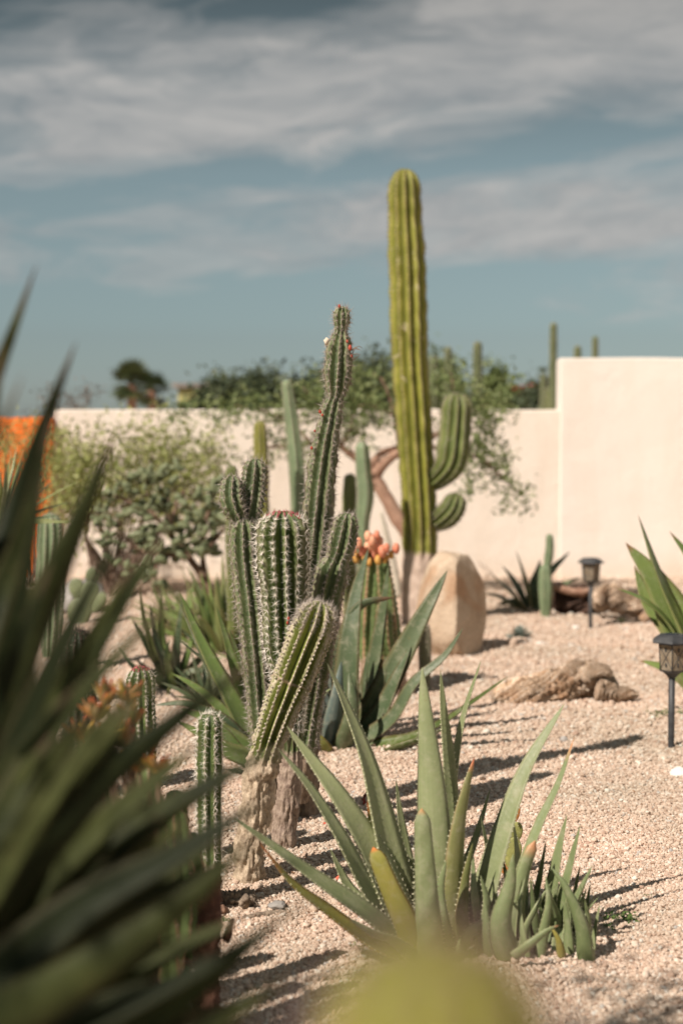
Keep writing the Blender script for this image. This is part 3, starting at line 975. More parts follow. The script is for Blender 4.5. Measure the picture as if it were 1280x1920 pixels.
sd = stem_data(pxstem([(528, 1606, D1, 46), (534, 1540, D1, 46), (545, 1440, D1, 44), (546, 1340, D1, 48), (541, 1262, D1, 66), (536, 1215, D1, 84), (533, 1120, D1, 92), (531, 1060, D1, 100), (530, 1010, D1, 102), (531, 958, D1, 96)], 0.98),
               13, 0.42, 130, 8, vee=True, knob=0.035, pitch=0.023, capk=0.95, wood=woodto(0.27, 0.36), pinch=((0.60, 0.05, 0.02), (0.80, 0.04, 0.03)), seed=8, sharp=0.72, lump=0.02)
o1 = stem_part('stem', sd, M_BAR, cl, rough=0.24, label='thickest upright stem with white spine stars and a reddish crown')
spine_part(sd, [M_SPINE, M_FELTB], o1, 0.0225, 13, 0.0190, 2, 0.026, 0.00078, 0.36, 0.985, 0.0018, seed=2)
spine_part(sd, [M_SPINER, M_SPINER], o1, 0.010, 7, 0.009, 2, 0.012, 0.0009, 0.981, 1.0, 0.0048, seed=3)
# pinkish felt ring round the crown
# leaning stem
sd = stem_data(pxstem([(466, 1664, D2, 56), (468, 1600, D2, 58), (476, 1540, D2, 60), (484, 1480, D2, 66), (496, 1420, D2, 68), (512, 1368, D2, 70), (538, 1300, D2, 84), (560, 1245, D2, 88), (578, 1200, D2, 90), (592, 1165, D2, 88), (602, 1128, D2, 84)], 0.90),
               12, 0.46, 140, 8, vee=True, knob=0.05, pitch=0.016, capk=0.9, wood=woodto(0.40, 0.50), pinch=((0.715, 0.035, 0.010), (0.50, 0.06, 0.02)), seed=14, sharp=0.62, lump=0.03)
# a corky seam where two years of growth meet
sd['wood'] += (np.exp(-((sd['ss'] - 0.715) / 0.012) ** 2) * 0.62)[:, None]
sd['wood'] += (np.exp(-((sd['ss'] - 0.50) / 0.03) ** 2) * 0.45)[:, None]
o2 = stem_part('stem', sd, M_LEAN, cl, rough=0.30, label='thick leaning stem with corky white ribs and a grey spined tip on a bark covered trunk')
spine_part(sd, [M_SPINEG, M_FELTW], o2, 0.0125, 4, 0.008, 1, 0.009, 0.0005, 0.45, 0.90, 0.0032, seed=4)
spine_part(sd, [M_SPINEG, M_FELTW], o2, 0.0105, 8, 0.017, 2, 0.022, 0.0007, 0.90, 1.0, 0.0036, seed=5)
# left stem with its two upper stems
STEMS = [
    ([(512, 1560, 4.5, 46), (500, 1440, D3, 50), (489, 1330, D3, 52), (480, 1230, D3, 54), (468, 1120, D3, 54), (458, 1040, D3, 54), (456, 973, D3, 50)], 9, M_GREY, woodto(0.12, 0.22), 21, ((0.62, 0.06, 0.03),)),
    ([(462, 990, D3 + .04, 34), (470, 950, D3 + .05, 48), (476, 905, D3 + .06, 50), (479, 860, D3 + .06, 44)], 8, M_GREY, None, 22, ()),
    ([(455, 985, D3 + .02, 26), (440, 955, D3 + .0, 42), (434, 930, D3, 46), (436, 893, D3 + .02, 40)], 8, M_GREY, None, 23, ()),
    ([(572, 1540, 4.66, 46), (575, 1400, 4.7, 50), (578, 1240, 4.7, 54), (582, 1120, 4.7, 56), (592, 1000, 4.7, 58), (606, 860, 4.7, 54), (624, 760, 4.7, 38), (630, 742, 4.7, 34), (633, 700, 4.7, 54), (636, 650, 4.7, 48), (639, 622, 4.7, 28), (640, 598, 4.7, 32), (641, 574, 4.7, 28)], 9, M_GREY, woodto(0.10, 0.2), 24, ((0.955, 0.2, 0.006), (0.825, 0.15, 0.006))),
    ([(560, 1500, 4.6, 40), (582, 1330, 4.56, 46), (598, 1220, 4.5, 58), (611, 1130, 4.5, 62), (624, 1070, 4.5, 62), (633, 1046, 4.5, 48), (641, 1018, 4.5, 56), (652, 962, 4.5, 46)], 9, M_GREY, woodto(0.12, 0.25), 25, ((0.83, 0.1, 0.012),)),
]
for rows_, nr_, m_, wd_, sdn, pin in STEMS:
    L_ = len(rows_)
    sd = stem_data(pxstem(rows_, 0.98), nr_, 0.46, 40 + 8 * L_, 8, vee=True, knob=0.07, pitch=0.018, capk=1.0, wood=wd_, pinch=pin, seed=sdn, sharp=0.7, lump=0.035, twist=0.3)
    o = stem_part('stem', sd, m_, cl, rough=0.2)
    spine_part(sd, [M_SPINEG, M_FELT], o, 0.0185, 8, 0.017, 2, 0.024, 0.00065, 0.12, 1.0, 0.0022, seed=sdn)
tallstem = o
# small red fruits on the tall stem and a dry tendril
rng = np.random.RandomState(3)
M_RED = m_plain('red_fruit', (0.26, 0.03, 0.02), (0.42, 0.09, 0.05), 0.5, 60, 0.2)


def blob(name, c, r, m, parent=None, n=10, sq=(1, 1, 1), rough=0.15, seed=0, rs=None, **kw):
    rs = rs or 1.0 / max(r, 1e-4)
    v, rows = [], n // 2 + 2
    for i in range(rows):
        ph = math.pi * i / (rows - 1)
        for j in range(n):
            a = 2 * math.pi * j / n
            d = np.array([math.sin(ph) * math.cos(a), math.sin(ph) * math.sin(a), math.cos(ph)])
            k = 1 + rough * fbm(d[0] + seed * 1.7, d[1], d[2], 1.2, 3)
            v.append(np.asarray(c) + d * r * k * np.array(sq))
    return mesh_ob(name, v, [q[::-1] for q in grid_faces(rows, n)], m, parent, **kw)


for i, (a, b, d, r_) in enumerate(((600, 772, 4.66, 4.5), (604, 778, 4.66, 3.5), (584, 840, 4.66, 4), (651, 640, 4.67, 4), (656, 652, 4.66, 6), (659, 668, 4.67, 4), (636, 574, 4.68, 4), (590, 808, 4.66, 3), (541, 1160, 4.17, 4.5), (539, 1168, 4.17, 4))):
    blob('fruit', P(a, b, d), 0.62 * r_ / FPX * d, M_RED, cl, 8, (1, 1, 1.4), 0.3, i)
ac = Acc()
for k in range(5):
    p0 = P(655, 655 + k * 3, 4.66)
    pts = [p0]
    for j in range(4):
        pts.append(pts[-1] + np.array([rng.uniform(.004, .014), rng.uniform(-.008, .008), rng.uniform(-.010, .014)]))
    v, f = tube(pts, [0.0011] * 4 + [0.0006], 4, 10)
    ac.add(v, f)
ac.build('dry_tendril', M_BARK, cl)
# pale dry flower remnant
blob('dry_flower', P(612, 640, 4.66), 0.010, M_FELTW, cl, 8, (1, 1, 1.3), 0.6, 7)

# ================================================================ GREEN COLUMNS between the clump and the wall
def columns(name, label, defs, m_, nr=7, spine=True, cat='cactus', depth=0.22, group=None, d=None, mats=(None, None), rows=50, knob=0.01, pitch=0.03, sl=0.014):
    p0 = P(defs[0][0][0], defs[0][0][1], defs[0][0][2])
    t_ = thing(name, (p0[0], p0[1], 0), label, cat, group)
    for i, rd in enumerate(defs):
        a = stem_data(pxstem(rd), nr, depth, rows, 6, knob=knob, seed=int(rd[0][0]) + i, capk=1.1, sharp=0.8, wood=None)
        o_ = stem_part('stem', a, m_, t_)
        if spine:
            spine_part(a, [mats[0] or M_SPINEG, mats[1] or M_FELT], o_, pitch, 6, sl, 1, sl * 1.3, 0.0010, 0.05, 1.0, 0.004, seed=i)
    return t_


columns('column_cactus', 'pale grey green column cactus leaning behind the tall spiny stem', [[(566, 1180, 9.2, 34), (562, 1000, 9.2, 32), (556, 880, 9.2, 30), (548, 800, 9.2, 27), (540, 740, 9.2, 22), (536, 712, 9.2, 18)]], M_PALE)
columns('column_cactus', 'pale green five ribbed column cactus just in front of the bent reddish branch', [[(684, 1160, 9.3, 26), (678, 1000, 9.3, 26), (684, 930, 9.3, 33), (680, 880, 9.3, 30), (677, 828, 9.3, 25)]], M_PALE, nr=5)
columns('column_cactus', 'short dark green column cactus beside the pale five ribbed column', [[(656, 1150, 9.6, 26), (654, 1000, 9.6, 28), (655, 940, 9.6, 27), (656, 888, 9.6, 23)]], M_SAGARM, nr=10)
columns('column_cactus', 'thin green column cactus between the tall spiny stem and the short dark column', [[(600, 1180, 5.9, 24), (606, 1060, 5.9, 25), (614, 980, 5.9, 24), (620, 910, 5.9, 18)]], M_SAGARM, nr=7)
columns('column_cactus', 'yellowish column cactus with brown tip behind the upper left stems of the spiny clump', [[(492, 1180, 8.9, 28), (490, 980, 8.9, 30), (489, 860, 8.9, 28), (487, 788, 8.9, 22)]], M_SAG, nr=9)
columns('column_cactus', 'small dark rounded column cactus at the shrub edge beside the spiny clump', [[(440, 1180, 7.6, 26), (436, 960, 7.6, 28), (434, 872, 7.6, 22)]], M_SAGARM, nr=9)
columns('column_cactus', 'ribbed column cactus standing in front of the orange wall', [[(96, 1232, 7.6, 30), (96, 1180, 7.6, 48), (94, 1080, 7.6, 52), (94, 1000, 7.6, 50), (93, 962, 7.6, 44)]], M_PALE, nr=11, pitch=0.025)
columns('small_cactus', 'small solitary finger cactus with fine spines in front of the pale boulder', [[(796, 1296, 7.1, 18), (796, 1215, 7.1, 24), (795, 1168, 7.1, 20)]], M_GREY, nr=14, depth=0.1, pitch=0.012, sl=0.007)
columns('small_cactus', 'small two jointed green column cactus standing by the agave near the garden wall', [[(1022, 1162, 9.9, 16), (1022, 1110, 9.9, 27), (1021, 1058, 9.9, 22)], [(1022, 1075, 9.95, 12), (1027, 1050, 9.95, 16), (1030, 1025, 9.95, 16), (1029, 1001, 9.95, 14)]], M_PALE, nr=6, spine=False)

# dark fuzzy cactus and pink topped small cactus on the left
t_ = thing('dark_spiny_cactus', tuple(G(150, 1460) * [1, 1, 0]), 'dark brown black spined cactus behind the sword leaves beside the ribbed column', 'cactus')
a = stem_data(pxstem([(150, 1480, 4.9, 56), (150, 1400, 4.9, 62), (147, 1290, 4.9, 66), (146, 1220, 4.9, 66), (145, 1182, 4.9, 60)]), 14, 0.16, 70, 6, knob=0.05, pitch=0.02, seed=40)
o = stem_part('stem', a, M_DARK, t_)
spine_part(a, [M_SPINED, M_FELTB], o, 0.017, 8, 0.018, 3, 0.026, 0.0010, 0.05, 1, 0.004, seed=41)
t_ = thing('pink_topped_cactus', tuple(G(268, 1640) * [1, 1, 0]), 'short ribbed cactus crowned with pink red young spines beside the orange leaved succulent', 'cactus')
a = stem_data(pxstem([(268, 1650, 4.02, 44), (268, 1500, 4.02, 48), (266, 1360, 4.02, 54), (264, 1300, 4.02, 56), (264, 1250, 4.02, 50)]), 11, 0.26, 70, 7, knob=0.04, pitch=0.02, seed=44)
o = stem_part('stem', a, M_BAR, t_)
spine_part(a, [M_SPINE, M_FELT], o, 0.015, 8, 0.011, 1, 0.015, 0.0008, 0.05, 0.985, 0.003, seed=45)
spine_part(a, [M_SPINER, M_SPINER], o, 0.009, 8, 0.008, 2, 0.010, 0.0010, 0.98, 1, 0.004, seed=46)
t_ = thing('long_spined_cactus', tuple(G(392, 1715) * [1, 1, 0]), 'dark green cactus with long white spines standing at the edge of the blurred sword leaves', 'cactus')
a = stem_data(pxstem([(392, 1722, 3.72, 46), (392, 1600, 3.72, 50), (392, 1480, 3.72, 52), (392, 1400, 3.72, 52), (394, 1336, 3.72, 48)], 0.95), 8, 0.30, 80, 7, knob=0.03, pitch=0.02, seed=50, wood=woodto(0.2, 0.35))
o = stem_part('stem', a, M_BAR, t_)
spine_part(a, [M_SPINE, M_FELT], o, 0.0165, 7, 0.016, 1, 0.022, 0.0009, 0.2, 1, 0.003, seed=51)
# angular stems with brown edges, behind the sword leaves
defs = [(60, 1700, 1395, 2.9, 60), (118, 1780, 1440, 2.75, 66), (190, 1820, 1420, 2.9, 62), (245, 1850, 1490, 2.7, 64), (290, 1820, 1430, 3.0, 56), (322, 1800, 1520, 2.85, 50), (20, 1760, 1500, 2.6, 60), (150, 1900, 1600, 2.5, 62), (300, 1900, 1640, 2.55, 50), (338, 1850, 1480, 3.05, 52), (366, 1850, 1560, 3.1, 44), (255, 1900, 1560, 3.1, 60)]
rng = np.random.RandomState(12)
g0 = P(190, 1950, 2.8); g0[2] = 0
t_ = thing('angular_stemmed_succulent', tuple(g0), 'clump of four angled green succulent stems with brown toothed edges behind the sword leaves', 'succulent')
for i, (px_, pb, pt, d, wd) in enumerate(defs):
    b_ = P(px_, pb, d); foot_ = np.array([g0[0] + (b_[0] - g0[0]) * 0.6, d, -0.02])
    top = P(px_ + rng.uniform(-14, 14), pt, d)
    rr_ = wd / 2 / FPX * d
    md_ = (foot_ + top) / 2 + np.array([(b_[0] - g0[0]) * 0.25, 0, 0])
    a = stem_data([[*foot_, rr_ * 0.7], [*md_, rr_], [*top, rr_ * 0.85]], 4, 0.42, 60, 8, knob=0.07, pitch=0.035, seed=60 + i, sharp=0.9, twist=1.2, wood=woodto(0.15, 0.3))
    o = stem_part('stem', a, M_EUPH, t_)
    spine_part(a, [M_SPINED, M_FELTB], o, 0.02, 2, 0.006, 0, 0.01, 0.0008, 0.1, 1, 0.003, seed=i)
t_ = thing('bare_trunk', tuple(P(392, 1990, 2.9) * [1, 1, 0]), 'dark reddish brown bare trunk rising at the edge of the gravel beside the sword leaves', 'trunk')
v, f = tube([P(392, 2010, 2.9), P(388, 1850, 2.9), P(391, 1740, 2.9), P(394, 1640, 2.92)], [0.029, 0.027, 0.026, 0.022], 16, 60, rough=0.35, rs=38)
M_TRUNKD = m_plain('dark_red_bark', (0.055, 0.024, 0.015), (0.17, 0.085, 0.055), 0.9, 34, 1.0, 0.01)
mesh_ob('bark', v, f, M_TRUNKD, t_)
for q_ in ((370, 1700, 350, 1660), (410, 1760, 436, 1725), (372, 1820, 345, 1800)):
    v, f = tube([P(q_[0] + 15, q_[1], 2.9), P(q_[2], q_[3], 2.86)], [0.010, 0.006], 8, 8, rough=0.3, rs=60)
    mesh_ob('stub', v, f, M_TRUNKD, t_)

# flowering succulent with peach buds
g0 = G(712, 1302); g0[2] = 0
t_ = thing('flowering_succulent', tuple(g0), 'angular stemmed green succulent topped with peach pink buds behind the spiny clump', 'succulent')
dF = 6.95
for i, rd in enumerate(([(752, 1308, dF, 22), (740, 1240, dF, 30), (726, 1150, dF, 36), (716, 1080, dF, 34), (712, 1035, dF, 26)],
                        [(690, 1306, dF, 20), (690, 1230, dF, 28), (690, 1130, dF, 34), (692, 1060, dF, 30), (690, 1030, dF, 24)],
                        [(715, 1306, dF + .1, 20), (712, 1200, dF + .1, 32), (706, 1100, dF + .1, 34), (700, 1045, dF + .1, 28)],
                        [(738, 1306, dF - .1, 16), (733, 1250, dF - .05, 22), (722, 1190, dF - .1, 26), (716, 1130, dF - .1, 26)])):
    a = stem_data(pxstem(rd, 1.25), 5, 0.42, 70, 7, knob=0.09, pitch=0.03, seed=70 + i, sharp=0.85, twist=1.0, wood=woodto(0.15, 0.35))
    o = stem_part('stem', a, M_EUPH, t_)
    spine_part(a, [M_SPINED, M_FELTB], o, 0.022, 2, 0.006, 0, 0.01, 0.0009, 0.1, 1, 0.003, seed=i)
M_BUD = m_plain('peach_bud', (0.62, 0.22, 0.13), (0.78, 0.42, 0.26), 0.55, 30, 0.2, rnd=0.6)
M_BUDY = m_plain('orange_bud', (0.50, 0.25, 0.06), (0.62, 0.36, 0.10), 0.55, 30, 0.2)
for i, (a, b, r_) in enumerate(((658, 1022, 8), (742, 1028, 8), (668, 1046, 8), (690, 1006, 8), (706, 1004, 7), (722, 1048, 8), (672, 1018, 8), (679, 1034, 8), (690, 1026, 9), (697, 1014, 9), (704, 1028, 9), (712, 1016, 8), (716, 1034, 9), (684, 1046, 7), (700, 1042, 7), (724, 1028, 7), (733, 1040, 6), (664, 1030, 6), (708, 1050, 7), (692, 1054, 6))):
    blob('bud', P(a, b, dF - 0.08 + 0.03 * (i % 3)), 1.12 * r_ / FPX * dF, M_BUDY if i in (2, 5, 13, 16, 18, 19) else M_BUD, t_, 10, (0.8, 0.8, 1.25), 0.15, i)

# ================================================================ ALOES
def aloe(name, gpx, label, cat, **kw):
    g = on(*gpx)
    t_ = thing(name, (g[0], g[1], g[2]), label, cat, **kw)
    return t_


A = aloe('large_aloe', (790, 1775), 'largest grey green aloe with long toothed tapering leaves in sharp view on the gravel', 'aloe')
dB = 3.50
LV = [
    # px path foot->tip, width px, mats, face, extra
    ([(772, 1762, dB), (735, 1610, dB - .02), (690, 1430, dB), (648, 1320, dB + .02), (613, 1243, dB + .03)], 74, ALO, 0.60, dict(teeth=0.016, seed=1, roll=0.5)),
    ([(768, 1765, dB - .03), (705, 1610, dB - .05), (640, 1500, dB - .06), (580, 1418, dB - .04), (538, 1362, dB - .02)], 72, ALO, 0.55, dict(teeth=0.016, seed=2)),
    ([(756, 1768, dB - .07), (690, 1665, dB - .10), (640, 1570, dB - .12), (580, 1475, dB - .12), (520, 1402, dB - .12)], 54, ALO, 0.45, dict(teeth=0.016, seed=3)),
    ([(764, 1778, dB - .10), (690, 1712, dB - .16), (600, 1650, dB - .20), (515, 1588, dB - .22), (436, 1532, dB - .24)], 50, ALO, 0.45, dict(teeth=0.015, seed=4)),
    ([(752, 1784, dB - .12), (690, 1760, dB - .18), (615, 1706, dB - .22), (548, 1655, dB - .26), (486, 1580, dB - .28)], 46, ALY, 0.40, dict(teeth=0.015, seed=5, tipdead=0.35)),
    ([(742, 1760, dB + .04), (700, 1712, dB + .05), (655, 1665, dB + .06), (618, 1590, dB + .08)], 38, ALO, 0.45, dict(teeth=0.014, seed=6)),
    ([(815, 1765, dB - .02), (814, 1600, dB - .04), (806, 1450, dB - .02), (797, 1340, dB), (791, 1252, dB + .02)], 78, ALO, -0.85, dict(teeth=0.016, seed=7, thick=0.16)),
    ([(842, 1760, dB + .06), (845, 1560, dB + .08), (842, 1440, dB + .08), (832, 1340, dB + .08), (825, 1256, dB + .08)], 44, ALO, 0.6, dict(teeth=0.014, seed=8)),
    ([(826, 1750, dB + .08), (838, 1620, dB + .09), (846, 1480, dB + .10), (866, 1350, dB + .10), (901, 1239, dB + .10)], 34, ALO, 0.35, dict(teeth=0.015, seed=9, thick=0.35)),
    ([(848, 1775, dB - .04), (850, 1660, dB - .05), (858, 1560, dB - .05), (873, 1480, dB - .04), (889, 1420, dB - .03)], 56, ALB, -0.6, dict(teeth=0.014, seed=10, tipdead=0.12)),
    ([(806, 1800, dB - .18), (800, 1700, dB - .22), (795, 1610, dB - .22), (790, 1515, dB - .21)], 52, ALO, -0.8, dict(teeth=0.013, seed=11, blunt=True, tipdead=0.07, dents=0.10, thick=0.22)),
    ([(790, 1800, dB - .14), (760, 1730, dB - .20), (728, 1660, dB - .22), (699, 1588, dB - .22)], 56, ALY, -0.7, dict(teeth=0.014, seed=12, blunt=True, tipdead=0.06, thick=0.2)),
    ([(770, 1740, dB + .1), (730, 1650, dB + .12), (700, 1570, dB + .14), (688, 1500, dB + .15)], 34, ALY, 0.4, dict(teeth=0.014, seed=13, tipdead=0.22)),
    ([(862, 1790, dB - .08), (880, 1750, dB - .10), (905, 1730, dB - .10), (912, 1690, dB - .10), (900, 1640, dB - .1)], 30, ALP, -0.5, dict(teeth=0.012, seed=14)),
    ([(872, 1780, dB), (905, 1680, dB), (938, 1570, dB + .02), (985, 1440, dB + .06), (1057, 1320, dB + .10)], 54, ALO, 0.55, dict(teeth=0.015, seed=15)),
    ([(800, 1760, dB + .12), (770, 1640, dB + .14), (752, 1540, dB + .15), (742, 1462, dB + .16)], 34, ALO, 0.5, dict(teeth=0.015, seed=16)),
    ([(835, 1770, dB - .08), (828, 1720, dB - .12), (824, 1670, dB - .12), (836, 1612, dB - .12)], 30, ALP, -0.6, dict(teeth=0.012, seed=17)),
    ([(868, 1780, dB - .04), (866, 1720, dB - .06), (872, 1650, dB - .06), (886, 1580, dB - .06)], 32, ALB, -0.5, dict(teeth=0.012, seed=18)),
    ([(776, 1790, dB - .16), (735, 1762, dB - .24), (700, 1750, dB - .28), (655, 1722, dB - .3)], 34, ALO, -0.5, dict(teeth=0.013, seed=19)),
    ([(820, 1770, dB + .1), (866, 1640, dB + .14), (895, 1560, dB + .15), (918, 1480, dB + .16)], 30, ALO, 0.4, dict(teeth=0.015, seed=20)),
]
for pth, wd, ms, fc, kw in LV:
    pxleaf(A, pth, wd * 1.16, ms, face=fc, rows=24, gutter=0.28, tooth=0.0062, **kw)
# its pups: one dense clump of narrow leaves on the right
B = aloe('aloe_pup_clump', (1010, 1785), 'dense clump of small narrow leaved aloe pups growing beside the largest aloe', 'aloe')
dP = 3.45
PL = [
    ([(955, 1790, dP), (962, 1690, dP), (1003, 1560, dP + .03), (1045, 1470, dP + .05), (1076, 1382, dP + .06)], 30, ALP, 0.4, dict(tipdead=0.2, teeth=0.03)),
    ([(950, 1790, dP - .1), (938, 1730, dP - .12), (955, 1660, dP - .12), (962, 1600, dP - .12)], 46, ALP, -0.7, {}),
    ([(960, 1780, dP + .02), (968, 1700, dP), (982, 1630, dP), (1003, 1575, dP)], 40, ALP, -0.6, dict(blunt=True, tipdead=0.25)),
    ([(962, 1770, dP + .08), (972, 1690, dP + .08), (970, 1610, dP + .08), (962, 1540, dP + .08)], 28, ALP, 0.5, {}),
    ([(935, 1780, dP + .1), (925, 1690, dP + .1), (915, 1600, dP + .1), (900, 1528, dP + .1)], 26, ALP, 0.5, {}),
    ([(990, 1780, dP + .05), (1000, 1700, dP + .05), (1012, 1640, dP + .05), (1023, 1575, dP + .05)], 22, ALP, 0.5, {}),
    ([(1025, 1780, dP + .05), (1030, 1690, dP + .05), (1045, 1600, dP + .05), (1062, 1528, dP + .05)], 34, ALP, 0.6, {}),
    ([(1045, 1780, dP + .02), (1050, 1700, dP + .02), (1068, 1620, dP + .02), (1087, 1547, dP + .02)], 28, ALP, 0.5, {}),
    ([(1058, 1775, dP), (1066, 1720, dP), (1082, 1680, dP), (1110, 1622, dP)], 24, ALP, 0.5, {}),
    ([(1062, 1770, dP + .04), (1072, 1700, dP + .04), (1087, 1620, dP + .04)], 16, ALP, 0.5, {}),
    ([(1098, 1815, dP - .1), (1090, 1740, dP - .12), (1062, 1668, dP - .12), (1031, 1624, dP - .1)], 34, ALP, -0.7, {}),
    ([(1108, 1800, dP - .04), (1115, 1740, dP - .04), (1124, 1694, dP - .04)], 15, ALP, 0.4, {}),
    ([(965, 1790, dP - .16), (995, 1768, dP - .18), (1025, 1745, dP - .18), (1047, 1735, dP - .18)], 26, ALP, -0.5, dict(tipdead=0.15)),
    ([(1010, 1800, dP - .08), (1020, 1740, dP - .08), (1028, 1690, dP - .08), (1022, 1640, dP - .06)], 26, ALP, -0.6, {}),
    ([(1066, 1790, dP - .06), (1064, 1740, dP - .06), (1058, 1690, dP - .06)], 24, ALP, -0.5, {}),
    ([(905, 1790, dP - .02), (898, 1730, dP - .04), (888, 1670, dP - .04), (886, 1600, dP)], 26, ALP, 0.5, {}),
    ([(920, 1790, dP - .06), (913, 1740, dP - .08), (908, 1690, dP - .08)], 28, ALP, -0.5, {}),
    ([(978, 1790, dP - .02), (985, 1740, dP - .02), (1005, 1700, dP - .02), (1036, 1650, dP)], 22, ALP, -0.5, {}),
    ([(1075, 1795, dP - .02), (1086, 1740, dP), (1100, 1690, dP + .02), (1106, 1655, dP + .02)], 16, ALP, 0.5, {}),
    ([(1052, 1792, dP - .1), (1045, 1760, dP - .12), (1030, 1735, dP - .12)], 18, ALY, -0.5, {}),
    ([(990, 1790, dP - .1), (980, 1740, dP - .1), (975, 1690, dP - .08), (985, 1640, dP - .06)], 24, ALP, -0.5, {}),
    ([(930, 1790, dP + .06), (945, 1720, dP + .06), (950, 1660, dP + .06), (940, 1600, dP + .06)], 24, ALP, 0.5, {}),
]
rng = np.random.RandomState(77)
for i in range(38):
    bx = rng.uniform(900, 1090)
    PL.append(([(bx, 1790 + rng.uniform(-8, 8), dP + rng.uniform(-.08, .14)), (bx + rng.uniform(-10, 14), 1730, dP + .02), (bx + rng.uniform(-30, 35) + (bx - 1000) * .15, rng.uniform(1630, 1700), dP + rng.uniform(-.05, .1))], rng.uniform(14, 26), ALP, rng.choice([-0.5, 0.5]), {}))
for i, (pth, wd, ms, fc, kw) in enumerate(PL):
    kw = dict(dict(teeth=0.011), **kw)
    pxleaf(B, pth, wd * 1.18, ms, face=fc, rows=14, gutter=0.3, tooth=0.0028, seed=100 + i, thick=0.30, **kw)

# blue green aloe behind the clump
C = aloe('bluegreen_aloe', (640, 1400), 'dark blue green aloe with arching leaves behind the leaning spiny stem', 'aloe')
dC = 5.85
CV = [
    ([(682, 1375, dC), (715, 1305, dC - .02), (755, 1225, dC - .03), (795, 1148, dC - .03), (838, 1070, dC)], 66, BLU, 0.55, dict(roll=0.6)),
    ([(676, 1385, dC - .05), (712, 1335, dC - .06), (742, 1270, dC - .06), (770, 1210, dC - .04)], 48, BLU, 0.5, {}),
    ([(640, 1390, dC - .1), (648, 1300, dC - .1), (655, 1200, dC - .08), (668, 1110, dC - .03), (690, 1030, dC)], 62, BLU, 0.6, {}),
    ([(632, 1385, dC), (632, 1290, dC), (642, 1200, dC - .02), (676, 1135, dC - .04), (738, 1120, dC - .05)], 52, BLU, -0.4, dict(roll=-0.4, tipdead=0.2)),
    ([(668, 1390, dC + .1), (690, 1290, dC + .12), (712, 1180, dC + .12), (728, 1060, dC + .12)], 46, BLU, 0.6, {}),
    ([(676, 1390, dC - .1), (735, 1345, dC - .14), (775, 1280, dC - .16), (832, 1230, dC - .16), (867, 1178, dC - .16)], 34, BLU, 0.5, dict(roll=0.5)),
    ([(690, 1398, dC - .15), (760, 1385, dC - .2), (830, 1352, dC - .22), (890, 1312, dC - .22), (952, 1268, dC - .22)], 34, GDK, 0.15, dict(roll=0.3)),
    ([(700, 1410, dC - .18), (740, 1402, dC - .25), (790, 1385, dC - .28), (850, 1358, dC - .3)], 28, GDK, -0.3, {}),
    ([(688, 1340, dC + .1), (684, 1290, dC + .1), (686, 1250, dC + .1), (689, 1224, dC + .1)], 22, BLU, 0.5, {}),
    ([(620, 1400, dC - .1), (604, 1350, dC - .14), (590, 1300, dC - .14), (582, 1240, dC - .1)], 46, BLG, 0.7, {}),
    ([(622, 1402, dC - .16), (625, 1350, dC - .2), (634, 1290, dC - .2), (640, 1240, dC - .16)], 50, BLG, -0.6, {}),
    ([(616, 1400, dC - .05), (610, 1330, dC - .05), (612, 1270, dC - .05), (606, 1215, dC)], 40, BLG, 0.7, {}),
    ([(640, 1405, dC - .18), (655, 1360, dC - .24), (660, 1310, dC - .24), (654, 1260, dC - .2)], 44, BLU, -0.6, {}),
    ([(608, 1402, dC - .12), (580, 1370, dC - .16), (560, 1330, dC - .16), (556, 1270, dC - .12)], 40, BLU, 0.5, {}),
    ([(612, 1415, dC - .2), (603, 1398, dC - .26), (590, 1384, dC - .28), (574, 1374, dC - .28)], 40, ALY, -0.6, dict(blunt=True, tipdead=0.2)),
    ([(660, 1400, dC), (700, 1330, dC), (718, 1270, dC), (722, 1230, dC)], 34, BLU, 0.5, {}),
]
for i, (pth, wd, ms, fc, kw) in enumerate(CV):
    pxleaf(C, pth, wd * 1.06, ms, face=fc, rows=20, gutter=0.3, tooth=0.005, teeth=0.022, seed=200 + i, **kw)

